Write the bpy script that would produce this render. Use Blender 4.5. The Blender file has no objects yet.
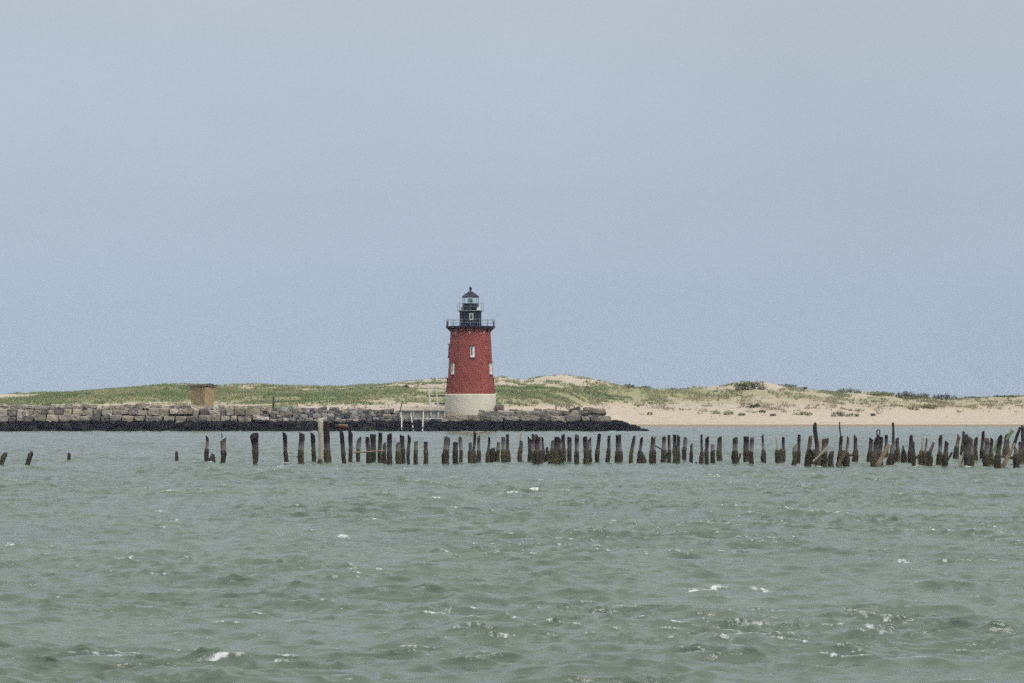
import bpy, bmesh, math, random
import numpy as np
from mathutils import Vector, Matrix

random.seed(11)
rng = np.random.default_rng(11)
R = math.radians
SC = bpy.context.scene
COL = SC.collection

# ------------------------------------------------------------------ camera
F = 3000.0            # focal length in pixels of a 1024 wide frame
H = 3.4               # eye height above the water
HZ = 410.0            # picture row of the horizon
cam_d = bpy.data.cameras.new("camera")
cam_d.sensor_width = 36.0
cam_d.lens = 36.0 * F / 1024.0
cam_d.shift_y = (HZ - 341.5) / 1024.0
cam_d.clip_start = 0.5
cam_d.clip_end = 20000
cam = bpy.data.objects.new("camera", cam_d)
cam.location = (0, 0, H)
cam.rotation_euler = (R(90), 0, 0)
COL.objects.link(cam)
SC.camera = cam

# ------------------------------------------------------------------ sky and sun
SUN_EL, SUN_AZ = 48.0, 138.0      # behind the viewer, to the right, soft through the overcast
w = bpy.data.worlds.new("World")
SC.world = w
w.use_nodes = True
nt = w.node_tree
nt.nodes.clear()
N = nt.nodes.new
out = N("ShaderNodeOutputWorld")
sky = N("ShaderNodeTexSky")
sky.sky_type = 'NISHITA'
sky.sun_disc = False
sky.sun_elevation = R(SUN_EL)
sky.sun_rotation = R(SUN_AZ)
sky.air_density = 1.0
sky.dust_density = 3.0
bg1 = N("ShaderNodeBackground"); bg1.inputs[1].default_value = 0.05
nt.links.new(sky.outputs[0], bg1.inputs[0])
tc = N("ShaderNodeTexCoord")
sep = N("ShaderNodeSeparateXYZ")
nt.links.new(tc.outputs['Generated'], sep.inputs[0])
ramp = N("ShaderNodeValToRGB")
cr = ramp.color_ramp
stops = [(0.0, (0.325, 0.412, 0.530)), (0.018, (0.312, 0.400, 0.520)), (0.037, (0.284, 0.364, 0.485)), (0.07, (0.280, 0.324, 0.422)),
         (0.135, (0.328, 0.344, 0.380)), (0.28, (0.46, 0.48, 0.50)), (0.55, (0.80, 0.82, 0.84)), (1.0, (1.20, 1.19, 1.17))]
cr.elements[0].position = stops[0][0]; cr.elements[0].color = (*stops[0][1], 1)
cr.elements[1].position = stops[-1][0]; cr.elements[1].color = (*stops[-1][1], 1)
for p, c in stops[1:-1]:
    e = cr.elements.new(p); e.color = (*c, 1)
# soft layers of the overcast
mp = N("ShaderNodeMapping"); mp.inputs['Scale'].default_value = (3.0, 3.0, 14.0)
nt.links.new(tc.outputs['Generated'], mp.inputs[0])
nz = N("ShaderNodeTexNoise"); nz.inputs['Scale'].default_value = 1.6
nz.inputs['Detail'].default_value = 6; nz.inputs['Roughness'].default_value = 0.55
nt.links.new(mp.outputs[0], nz.inputs['Vector'])
ma = N("ShaderNodeMath"); ma.operation = 'MULTIPLY_ADD'
ma.inputs[1].default_value = 0.012; ma.inputs[2].default_value = -0.006
nt.links.new(nz.outputs['Fac'], ma.inputs[0])
ad = N("ShaderNodeMath"); ad.operation = 'ADD'
nt.links.new(sep.outputs['Z'], ad.inputs[0]); nt.links.new(ma.outputs[0], ad.inputs[1])
nt.links.new(ad.outputs[0], ramp.inputs[0])
bg2 = N("ShaderNodeBackground")
mp2 = N("ShaderNodeMapping"); mp2.inputs['Scale'].default_value = (6.0, 6.0, 9.0); mp2.inputs['Rotation'].default_value = (0, R(7), 0)
nt.links.new(tc.outputs['Generated'], mp2.inputs[0])
nz2 = N("ShaderNodeTexNoise"); nz2.inputs['Scale'].default_value = 1.1; nz2.inputs['Detail'].default_value = 5; nz2.inputs['Roughness'].default_value = .5
nt.links.new(mp2.outputs[0], nz2.inputs['Vector'])
mr = N("ShaderNodeMapRange"); mr.inputs[1].default_value = .3; mr.inputs[2].default_value = .7; mr.inputs[3].default_value = .985; mr.inputs[4].default_value = 1.075
nt.links.new(nz2.outputs['Fac'], mr.inputs[0]); nt.links.new(mr.outputs[0], bg2.inputs[1])
nt.links.new(ramp.outputs[0], bg2.inputs[0])
adds = N("ShaderNodeAddShader")
nt.links.new(bg1.outputs[0], adds.inputs[0]); nt.links.new(bg2.outputs[0], adds.inputs[1])
nt.links.new(adds.outputs[0], out.inputs[0])

sun_d = bpy.data.lights.new("sun", 'SUN')
sun_d.energy = 1.5
sun_d.angle = R(20)
sun_d.color = (1.0, 0.96, 0.9)
sun = bpy.data.objects.new("sun", sun_d)
az = R(SUN_AZ)
to_sun = Vector((math.sin(az) * math.cos(R(SUN_EL)), math.cos(az) * math.cos(R(SUN_EL)), math.sin(R(SUN_EL))))
sun.rotation_euler = to_sun.to_track_quat('Z', 'Y').to_euler()
sun.location = (-60, -60, 90)
COL.objects.link(sun)

SC.view_settings.view_transform = 'Standard'
SC.view_settings.look = 'None'
SC.view_settings.exposure = 0.0
SC.view_settings.gamma = 1.0
SC.view_settings.use_curve_mapping = False
SC.render.engine = 'CYCLES'
SC.cycles.use_denoising = False
SC.cycles.use_adaptive_sampling = True
SC.cycles.adaptive_threshold = 0.06
SC.cycles.adaptive_min_samples = 20
SC.cycles.max_bounces = 5
SC.cycles.transparent_max_bounces = 8


# ------------------------------------------------------------------ helpers
def P(px, py, d):
    """the point at distance d that the photograph shows at (px, py)"""
    return Vector(((px - 512.0) * d / F, d, H - (py - HZ) * d / F))


def tag(o, label=None, cat=None, group=None, kind=None):
    if label: o["label"] = label
    if cat: o["category"] = cat
    if group: o["group"] = group
    if kind: o["kind"] = kind
    return o


def empty(name, loc, rz=0.0):
    o = bpy.data.objects.new(name, None)
    o.location = loc
    o.rotation_euler = (0, 0, rz)
    o.empty_display_size = 0.3
    COL.objects.link(o)
    return o


def link(name, me, mat, parent=None, smooth=False):
    if smooth:
        me.polygons.foreach_set("use_smooth", [True] * len(me.polygons))
    for m in (mat if isinstance(mat, (list, tuple)) else [mat]):
        me.materials.append(m)
    o = bpy.data.objects.new(name, me)
    COL.objects.link(o)
    if parent is not None:
        o.parent = parent
    return o


def obj(name, bm, mat, parent=None, smooth=False):
    me = bpy.data.meshes.new(name)
    bmesh.ops.recalc_face_normals(bm, faces=bm.faces[:])
    bm.to_mesh(me)
    bm.free()
    return link(name, me, mat, parent, smooth)


def mesh_np(name, co, faces, colors=None):
    """mesh from numpy arrays; faces (n,3) or (n,4)"""
    me = bpy.data.meshes.new(name)
    co = np.asarray(co, np.float32)
    faces = np.asarray(faces, np.int32)
    k = faces.shape[1]
    me.vertices.add(len(co)); me.vertices.foreach_set("co", co.ravel())
    me.loops.add(faces.size); me.loops.foreach_set("vertex_index", faces.ravel())
    me.polygons.add(len(faces))
    me.polygons.foreach_set("loop_start", np.arange(0, faces.size, k, dtype=np.int32))
    me.polygons.foreach_set("loop_total", np.full(len(faces), k, np.int32))
    if colors is not None:
        at = me.color_attributes.new("tint", 'FLOAT_COLOR', 'POINT')
        c4 = np.ones((len(co), 4), np.float32); c4[:, :3] = colors
        at.data.foreach_set("color", c4.ravel())
    me.update(calc_edges=True)
    return me


def lathe(bm, prof, n=48, cx=0.0, cy=0.0, a0=0.0, cap=True):
    rings = []
    for r, z in prof:
        rings.append([bm.verts.new((cx + r * math.sin(a0 + 2 * math.pi * i / n), cy + r * math.cos(a0 + 2 * math.pi * i / n), z)) for i in range(n)])
    for a, b in zip(rings, rings[1:]):
        for i in range(n):
            bm.faces.new((a[i], a[(i + 1) % n], b[(i + 1) % n], b[i]))
    if cap:
        bm.faces.new(rings[0]); bm.faces.new(rings[-1])
    return rings


def box(bm, c, s, rot=None):
    """box with centre c and full size s, optional rotation matrix"""
    vs = []
    for dz in (-.5, .5):
        for dy in (-.5, .5):
            for dx in (-.5, .5):
                v = Vector((dx * s[0], dy * s[1], dz * s[2]))
                if rot is not None: v = rot @ v
                vs.append(bm.verts.new(v + Vector(c)))
    for f in ((0, 1, 3, 2), (4, 6, 7, 5), (0, 4, 5, 1), (2, 3, 7, 6), (0, 2, 6, 4), (1, 5, 7, 3)):
        bm.faces.new([vs[i] for i in f])
    return vs


def tube(bm, pts, radii, n=8, jag=0.0, flat=1.0):
    """tube through points, closed at both ends; flat squeezes it in depth"""
    pts = [Vector(p) for p in pts]
    rings = []
    for i, p in enumerate(pts):
        t = (pts[min(i + 1, len(pts) - 1)] - pts[max(i - 1, 0)]).normalized()
        side = t.cross(Vector((0, 1, 0)))
        if side.length < 1e-3: side = Vector((1, 0, 0))
        side.normalize()
        up = side.cross(t).normalized()
        r = radii[i] if hasattr(radii, '__len__') else radii
        rg = []
        for k in range(n):
            a = 2 * math.pi * (k + .5) / n
            rr = r * (1 + (random.uniform(-jag, jag) if jag else 0))
            rg.append(bm.verts.new(p + side * math.cos(a) * rr + up * math.sin(a) * rr * flat))
        rings.append(rg)
    for a, b in zip(rings, rings[1:]):
        for k in range(n):
            bm.faces.new((a[k], a[(k + 1) % n], b[(k + 1) % n], b[k]))
    bm.faces.new(rings[0]); bm.faces.new(rings[-1])
    return rings


# ---- numpy value noise
_perm = rng.random((256, 256)).astype(np.float32)
def vnoise(x, y):
    xi = np.floor(x).astype(np.int64); yi = np.floor(y).astype(np.int64)
    fx = x - xi; fy = y - yi
    fx = fx * fx * (3 - 2 * fx); fy = fy * fy * (3 - 2 * fy)
    a = _perm[xi & 255, yi & 255]; b = _perm[(xi + 1) & 255, yi & 255]
    c = _perm[xi & 255, (yi + 1) & 255]; d = _perm[(xi + 1) & 255, (yi + 1) & 255]
    return (a * (1 - fx) + b * fx) * (1 - fy) + (c * (1 - fx) + d * fx) * fy

def fbm(x, y, o=4):
    s = 0; a = .5; n = 0
    for i in range(o):
        s = s + a * vnoise(x * 2 ** i + 17.3 * i, y * 2 ** i + 5.1 * i); n += a; a *= .5
    return s / n

def smooth(a, b, x):
    t = np.clip((x - a) / (b - a), 0, 1)
    return t * t * (3 - 2 * t)


# ------------------------------------------------------------------ materials
def new_mat(name):
    m = bpy.data.materials.new(name); m.use_nodes = True
    t = m.node_tree
    return m, t, t.nodes['Principled BSDF']

def node(t, kind, **kw):
    n = t.nodes.new(kind)
    for k, v in kw.items():
        if k in n.inputs: n.inputs[k].default_value = v
        else: setattr(n, k, v)
    return n

def ramp_node(t, fac, stops, interp='LINEAR'):
    r = t.nodes.new("ShaderNodeValToRGB"); r.color_ramp.interpolation = interp
    e = r.color_ramp.elements
    while len(e) < len(stops): e.new(0.5)
    for el, (p, c) in zip(e, stops):
        el.position = p; el.color = (*c, 1) if len(c) == 3 else c
    t.links.new(fac, r.inputs[0])
    return r

def mixc(t, fac, a, b, mode='MIX'):
    m = t.nodes.new("ShaderNodeMix"); m.data_type = 'RGBA'; m.blend_type = mode
    for i, v in ((0, fac), (6, a), (7, b)):
        if isinstance(v, bpy.types.NodeSocket): t.links.new(v, m.inputs[i])
        elif i == 0: m.inputs[0].default_value = v
        else: m.inputs[i].default_value = (*v, 1)
    return m.outputs[2]

def noise_tex(t, scale, detail=5, rough=.6, coord='Object', stretch=None):
    tc = t.nodes.new("ShaderNodeTexCoord")
    src = tc.outputs[coord]
    if stretch:
        mp = t.nodes.new("ShaderNodeMapping"); mp.inputs['Scale'].default_value = stretch
        t.links.new(src, mp.inputs[0]); src = mp.outputs[0]
    n = node(t, "ShaderNodeTexNoise", Scale=scale, Detail=detail, Roughness=rough)
    t.links.new(src, n.inputs['Vector'])
    return n

def bump(t, b, h, strength=.4, dist=.1):
    bn = node(t, "ShaderNodeBump", Strength=strength, Distance=dist)
    t.links.new(h, bn.inputs['Height']); t.links.new(bn.outputs[0], b.inputs['Normal'])

def plain(name, c1, c2, scale=2.0, rough=.8, bstr=.4, bdist=.05, stretch=None, spec=.3):
    m, t, b = new_mat(name)
    n = noise_tex(t, scale, 6, .65, stretch=stretch)
    r = ramp_node(t, n.outputs['Fac'], [(.3, c1), (.7, c2)])
    t.links.new(r.outputs[0], b.inputs['Base Color'])
    b.inputs['Roughness'].default_value = rough
    b.inputs['Specular IOR Level'].default_value = spec
    bump(t, b, n.outputs['Fac'], bstr, bdist)
    return m

def tinted(name, c1, c2, scale=1.5, rough=.9, bstr=.6, bdist=.12, spots=None):
    """colour of each piece from its tint, roughened by noise"""
    m, t, b = new_mat(name)
    a = node(t, "ShaderNodeAttribute", attribute_name="tint")
    n = noise_tex(t, scale, 7, .7)
    r = ramp_node(t, n.outputs['Fac'], [(.28, c1), (.72, c2)])
    c = mixc(t, 1.0, a.outputs['Color'], r.outputs[0], 'MULTIPLY')
    if spots:
        n2 = noise_tex(t, spots[1], 4, .6)
        f = ramp_node(t, n2.outputs['Fac'], [(spots[2], (0, 0, 0)), (spots[2] + .08, (1, 1, 1))])
        c = mixc(t, f.outputs[0], c, spots[0])
    t.links.new(c, b.inputs['Base Color'])
    b.inputs['Roughness'].default_value = rough
    b.inputs['Specular IOR Level'].default_value = .12
    bump(t, b, n.outputs['Fac'], bstr, bdist)
    return m

M = {}
M['stone'] = tinted("granite_block", (.55, .55, .55), (1.15, 1.13, 1.1), 1.1)
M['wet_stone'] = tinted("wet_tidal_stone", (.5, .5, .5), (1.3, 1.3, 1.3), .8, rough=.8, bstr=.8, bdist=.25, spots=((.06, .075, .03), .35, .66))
def stained_concrete():
    m, t, b = new_mat("pale_concrete")
    n = noise_tex(t, 1.6, 7, .7)
    r = ramp_node(t, n.outputs['Fac'], [(.3, (.56, .52, .42)), (.7, (.635, .59, .475))])
    n2 = noise_tex(t, .9, 6, .7, stretch=(1.5, 1.5, .16))
    f = ramp_node(t, n2.outputs['Fac'], [(.55, (0, 0, 0)), (.78, (.38, .38, .38))])
    c = mixc(t, f.outputs[0], r.outputs[0], (.40, .35, .25))
    t.links.new(c, b.inputs['Base Color']); b.inputs['Roughness'].default_value = .9
    bump(t, b, n.outputs['Fac'], .2, .03)
    return m
M['concrete'] = stained_concrete()
M['deck_concrete'] = plain("grey_concrete", (.20, .205, .19), (.33, .33, .30), 2.2, .9, .3, .03)
M['white_wood'] = plain("weathered_white_timber", (.38, .38, .33), (.60, .59, .52), 3.0, .85, .2, .02)
M['black'] = plain("black_paint", (.005, .008, .024), (.011, .015, .037), 2.0, .5, .1, .01, spec=.3)
M['black_wood'] = plain("dark_timber", (.022, .019, .018), (.06, .05, .045), 6.0, .85, .4, .03, stretch=(1, 1, .3))
M['white_paint'] = plain("white_paint", (.66, .66, .62), (.78, .78, .75), 3.0, .6, .05, .01)
M['grey_rail'] = plain("galvanised_rail", (.16, .18, .20), (.26, .28, .30), 3.0, .5, .05, .01)
M['dark_glass'] = plain("dark_window_pane", (.035, .04, .05), (.06, .065, .075), 1.0, .12, 0.0, .01, spec=.6)
M['rust'] = plain("rusted_iron", (.032, .017, .014), (.085, .042, .032), 4.0, .9, .5, .03)
M['pale_timber'] = plain("bleached_timber", (.22, .20, .145), (.42, .39, .30), 3.5, .9, .4, .02, stretch=(1, 1, .4))
M['tan_timber'] = plain("tan_timber", (.15, .115, .07), (.30, .24, .16), 3.5, .9, .4, .02)
M['brown_timber'] = plain("brown_timber", (.06, .042, .032), (.16, .11, .085), 4.5, .9, .5, .03)
M['algae'] = plain("pale_green_algae", (.10, .15, .07), (.24, .30, .16), 4.0, .9, .5, .04)
M['gull'] = plain("gull_plumage", (.35, .36, .38), (.6, .6, .6), 5.0, .9, .0, .01)

# red painted tower: faint plate seams, fading and a little rust
def red_tower():
    m, t, b = new_mat("red_painted_brick")
    n = noise_tex(t, 1.2, 8, .7)
    r = ramp_node(t, n.outputs['Fac'], [(.25, (.180, .036, .030)), (.5, (.248, .056, .045)), (.78, (.33, .088, .070))])
    n2 = noise_tex(t, .5, 5, .6, stretch=(1.6, 1.6, .22))
    f = ramp_node(t, n2.outputs['Fac'], [(.55, (0, 0, 0)), (.75, (.45, .45, .45))])
    c = mixc(t, f.outputs[0], r.outputs[0], (.20, .060, .042))
    t.links.new(c, b.inputs['Base Color'])
    b.inputs['Roughness'].default_value = .75
    b.inputs['Specular IOR Level'].default_value = .25
    br = noise_tex(t, 5.0, 4, .7, stretch=(1, 1, 2.2))
    bump(t, b, br.outputs['Fac'], .45, .06)
    return m
M['red'] = red_tower()
M['red_plain'] = plain("red_paint", (.14, .022, .022), (.21, .04, .036), 3.0, .7, .1, .01)

def lantern_glass():
    m = bpy.data.materials.new("lantern_glass"); m.use_nodes = True
    t = m.node_tree; t.nodes.clear()
    o = t.nodes.new("ShaderNodeOutputMaterial")
    tr = node(t, "ShaderNodeBsdfTransparent"); tr.inputs[0].default_value = (.86, .93, .92, 1)
    gl = node(t, "ShaderNodeBsdfGlossy"); gl.inputs[0].default_value = (1, 1, 1, 1); gl.inputs['Roughness'].default_value = .03
    mx = t.nodes.new("ShaderNodeMixShader"); mx.inputs[0].default_value = .16
    t.links.new(tr.outputs[0], mx.inputs[1]); t.links.new(gl.outputs[0], mx.inputs[2])
    t.links.new(mx.outputs[0], o.inputs[0])
    return m
M['lantern_glass'] = lantern_glass()

def brick():
    m, t, b = new_mat("weathered_brown_brick")
    tc = t.nodes.new("ShaderNodeTexCoord")
    mp = t.nodes.new("ShaderNodeMapping"); mp.inputs['Rotation'].default_value = (R(90), 0, 0)
    sx = t.nodes.new("ShaderNodeSeparateXYZ"); t.links.new(tc.outputs['Object'], sx.inputs[0])
    sm = node(t, "ShaderNodeMath", operation='ADD'); t.links.new(sx.outputs[0], sm.inputs[0]); t.links.new(sx.outputs[1], sm.inputs[1])
    cb = t.nodes.new("ShaderNodeCombineXYZ"); t.links.new(sm.outputs[0], cb.inputs[0]); t.links.new(sx.outputs[2], cb.inputs[1])
    bt = node(t, "ShaderNodeTexBrick", Scale=2.2)
    bt.inputs['Color1'].default_value = (.38, .26, .12, 1); bt.inputs['Color2'].default_value = (.48, .36, .18, 1)
    bt.inputs['Mortar'].default_value = (.23, .185, .115, 1); bt.inputs['Mortar Size'].default_value = .03
    t.links.new(cb.outputs[0], bt.inputs['Vector'])
    n = noise_tex(t, 1.3, 7, .7)
    r = ramp_node(t, n.outputs['Fac'], [(.3, (.6, .58, .55)), (.7, (1.2, 1.2, 1.15))])
    c = mixc(t, 1.0, bt.outputs[0], r.outputs[0], 'MULTIPLY')
    t.links.new(c, b.inputs['Base Color'])
    b.inputs['Roughness'].default_value = .95
    bump(t, b, n.outputs['Fac'], .6, .1)
    return m
M['brick'] = brick()

# sea: turbid green-grey water with bump ripples and foam from the wave crests
def sea_mat():
    m, t, b = new_mat("sea_water")
    tc = t.nodes.new("ShaderNodeTexCoord")
    n1 = node(t, "ShaderNodeTexNoise", Scale=.055, Detail=4, Roughness=.55); t.links.new(tc.outputs['Object'], n1.inputs['Vector'])
    r = ramp_node(t, n1.outputs['Fac'], [(.35, (.088, .120, .090)), (.65, (.122, .156, .120))])
    fo = node(t, "ShaderNodeAttribute", attribute_name="foam")
    mp = t.nodes.new("ShaderNodeMapping"); mp.inputs['Scale'].default_value = (1, .6, 1); t.links.new(tc.outputs['Object'], mp.inputs[0])
    n2 = node(t, "ShaderNodeTexNoise", Scale=9.0, Detail=6, Roughness=.75); t.links.new(mp.outputs[0], n2.inputs['Vector'])
    s = node(t, "ShaderNodeMath", operation='MULTIPLY_ADD'); s.inputs[1].default_value = 1.8
    t.links.new(n2.outputs['Fac'], s.inputs[0]); t.links.new(fo.outputs['Fac'], s.inputs[2])
    hs = node(t, "ShaderNodeMath", operation='MULTIPLY'); hs.inputs[1].default_value = .5; t.links.new(s.outputs[0], hs.inputs[0])
    f = ramp_node(t, hs.outputs[0], [(.60, (0, 0, 0)), (.76, (.92, .92, .92))])
    gate = node(t, "ShaderNodeMath", operation='MULTIPLY'); t.links.new(f.outputs[0], gate.inputs[0])
    g2 = node(t, "ShaderNodeMath", operation='GREATER_THAN'); g2.inputs[1].default_value = .12
    t.links.new(fo.outputs['Fac'], g2.inputs[0]); t.links.new(g2.outputs[0], gate.inputs[1])
    c = mixc(t, gate.outputs[0], r.outputs[0], (.62, .65, .63))
    t.links.new(c, b.inputs['Base Color'])
    rr = node(t, "ShaderNodeMapRange"); rr.inputs[3].default_value = .18; rr.inputs[4].default_value = .9
    t.links.new(gate.outputs[0], rr.inputs[0]); t.links.new(rr.outputs[0], b.inputs['Roughness'])
    b.inputs['IOR'].default_value = 1.333
    b.inputs['Specular IOR Level'].default_value = .5
    n3 = node(t, "ShaderNodeTexNoise", Scale=4.5, Detail=4, Roughness=.6); 
    mp3 = t.nodes.new("ShaderNodeMapping"); mp3.inputs['Scale'].default_value = (.45, 1.1, 1); mp3.inputs['Rotation'].default_value = (0, 0, R(14))
    t.links.new(tc.outputs['Object'], mp3.inputs[0]); t.links.new(mp3.outputs[0], n3.inputs['Vector'])
    bump(t, b, n3.outputs['Fac'], .40, .10)
    return m
M['sea'] = sea_mat()

# dune ground: sand, grassy ground colour by the veg attribute
def dune_mat():
    m, t, b = new_mat("dune_ground")
    a = node(t, "ShaderNodeAttribute", attribute_name="veg")
    n = noise_tex(t, .55, 8, .72)
    s = node(t, "ShaderNodeMath", operation='ADD'); t.links.new(a.outputs['Fac'], s.inputs[0]); t.links.new(n.outputs['Fac'], s.inputs[1])
    f = ramp_node(t, s.outputs[0], [(.86 / 2, (0, 0, 0)), (1.16 / 2, (1, 1, 1))])
    hv = node(t, "ShaderNodeMath", operation='MULTIPLY'); hv.inputs[1].default_value = .5
    t.links.new(s.outputs[0], hv.inputs[0]); t.links.new(hv.outputs[0], f.inputs[0])
    n2 = noise_tex(t, .9, 6, .7)
    sand = ramp_node(t, n2.outputs['Fac'], [(.3, (.375, .315, .240)), (.7, (.51, .435, .345))])
    n3 = noise_tex(t, .14, 6, .65)
    gr = ramp_node(t, n3.outputs['Fac'], [(.3, (.20, .205, .095)), (.5, (.27, .26, .14)), (.72, (.34, .295, .19))])
    c = mixc(t, f.outputs[0], sand.outputs[0], gr.outputs[0])
    g = t.nodes.new("ShaderNodeNewGeometry"); sp = t.nodes.new("ShaderNodeSeparateXYZ"); t.links.new(g.outputs['Position'], sp.inputs[0])
    wz = node(t, "ShaderNodeMath", operation='MULTIPLY_ADD'); wz.inputs[1].default_value = -.5
    t.links.new(n2.outputs['Fac'], wz.inputs[0]); t.links.new(sp.outputs['Z'], wz.inputs[2])
    wet = ramp_node(t, wz.outputs[0], [(.12, (.55, .53, .50)), (.34, (1, 1, 1)), (.62, (1, 1, 1)), (.66, (.80, .77, .72)), (.72, (1, 1, 1))])   # wet strip and wrack line
    c = mixc(t, 1.0, c, wet.outputs[0], 'MULTIPLY')
    t.links.new(c, b.inputs['Base Color'])
    b.inputs['Roughness'].default_value = 1.0
    b.inputs['Specular IOR Level'].default_value = .1
    bump(t, b, n.outputs['Fac'], .6, .3)
    return m
M['dune'] = dune_mat()

def leaf_mat(name, rough=.8):
    m, t, b = new_mat(name)
    a = node(t, "ShaderNodeAttribute", attribute_name="tint")
    t.links.new(a.outputs['Color'], b.inputs['Base Color'])
    b.inputs['Roughness'].default_value = rough
    b.inputs['Specular IOR Level'].default_value = .2
    return m
M['grass'] = leaf_mat("beach_grass")
M['leaf'] = leaf_mat("shrub_leaves")
M['stem'] = plain("shrub_stem", (.05, .04, .03), (.10, .08, .06), 6.0)

# piles: tarred timber, greyed by barnacles above the tide line, dark weed sleeve below
def pile_mat(name, dark, lite, band):
    m, t, b = new_mat(name)
    n = noise_tex(t, 5.0, 6, .7, 'Object', (1.6, 1.6, .25))
    r = ramp_node(t, n.outputs['Fac'], [(.3, dark), (.75, lite)])
    g = t.nodes.new("ShaderNodeNewGeometry"); sp = t.nodes.new("ShaderNodeSeparateXYZ")
    t.links.new(g.outputs['Position'], sp.inputs[0])
    n2 = noise_tex(t, 2.2, 5, .7, 'Object')
    ad = node(t, "ShaderNodeMath", operation='MULTIPLY_ADD'); ad.inputs[1].default_value = -.9
    t.links.new(n2.outputs['Fac'], ad.inputs[0]); t.links.new(sp.outputs['Z'], ad.inputs[2])
    f = ramp_node(t, ad.outputs[0], [(.22, (0, 0, 0)), (.40, (band,) * 3), (.80, (band * .65,) * 3), (1.25 if band > .5 else .95, (band * .12,) * 3)])
    oi = t.nodes.new("ShaderNodeObjectInfo")
    vr = ramp_node(t, oi.outputs['Random'], [(0, (.55, .55, .62)), (.35, (.8, .8, .85)), (.65, (.95, .85, .8)), (.9, (1.5, 1.35, 1.2)), (1, (2.2, 2.0, 1.7))])
    rc = mixc(t, 1.0, r.outputs[0], vr.outputs[0], 'MULTIPLY')
    c = mixc(t, f.outputs[0], rc, (.25, .235, .225))
    t.links.new(c, b.inputs['Base Color'])
    b.inputs['Roughness'].default_value = .9
    b.inputs['Specular IOR Level'].default_value = .08
    bump(t, b, n.outputs['Fac'], .7, .05)
    return m
M['pile'] = pile_mat("tarred_pile_timber", (.009, .008, .011), (.032, .027, .032), .28)
M['pile_g'] = pile_mat("greyed_pile_timber", (.010, .009, .011), (.038, .032, .036), .75)
M['pile_r'] = pile_mat("reddish_pile_timber", (.014, .009, .010), (.050, .028, .026), .35)
M['pile_b'] = pile_mat("brown_pile_timber", (.035, .024, .020), (.12, .08, .062), .6)
def crust_mat():
    m, t, b = new_mat("rockweed_and_mussels")
    n = noise_tex(t, 6.0, 6, .75)
    r = ramp_node(t, n.outputs['Fac'], [(.3, (.010, .009, .007)), (.55, (.040, .033, .018)), (.75, (.13, .112, .046))])
    n2 = noise_tex(t, 1.1, 3, .6, 'Object')
    f = ramp_node(t, n2.outputs['Fac'], [(.45, (.6, .6, .6)), (.68, (1.25, 1.2, 1.0))])
    oi = t.nodes.new("ShaderNodeObjectInfo")
    vr = ramp_node(t, oi.outputs['Random'], [(0, (.55, .5, .55)), (.3, (.9, .85, .8)), (.6, (1.1, 1.25, .9)), (.85, (1.7, 1.6, .9)), (1, (1.5, 2.0, 1.0))])
    c = mixc(t, 1.0, r.outputs[0], f.outputs[0], 'MULTIPLY')
    c = mixc(t, 1.0, c, vr.outputs[0], 'MULTIPLY')
    t.links.new(c, b.inputs['Base Color'])
    b.inputs['Roughness'].default_value = .75
    bump(t, b, n.outputs['Fac'], .9, .08)
    return m
M['crust'] = crust_mat()


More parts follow.
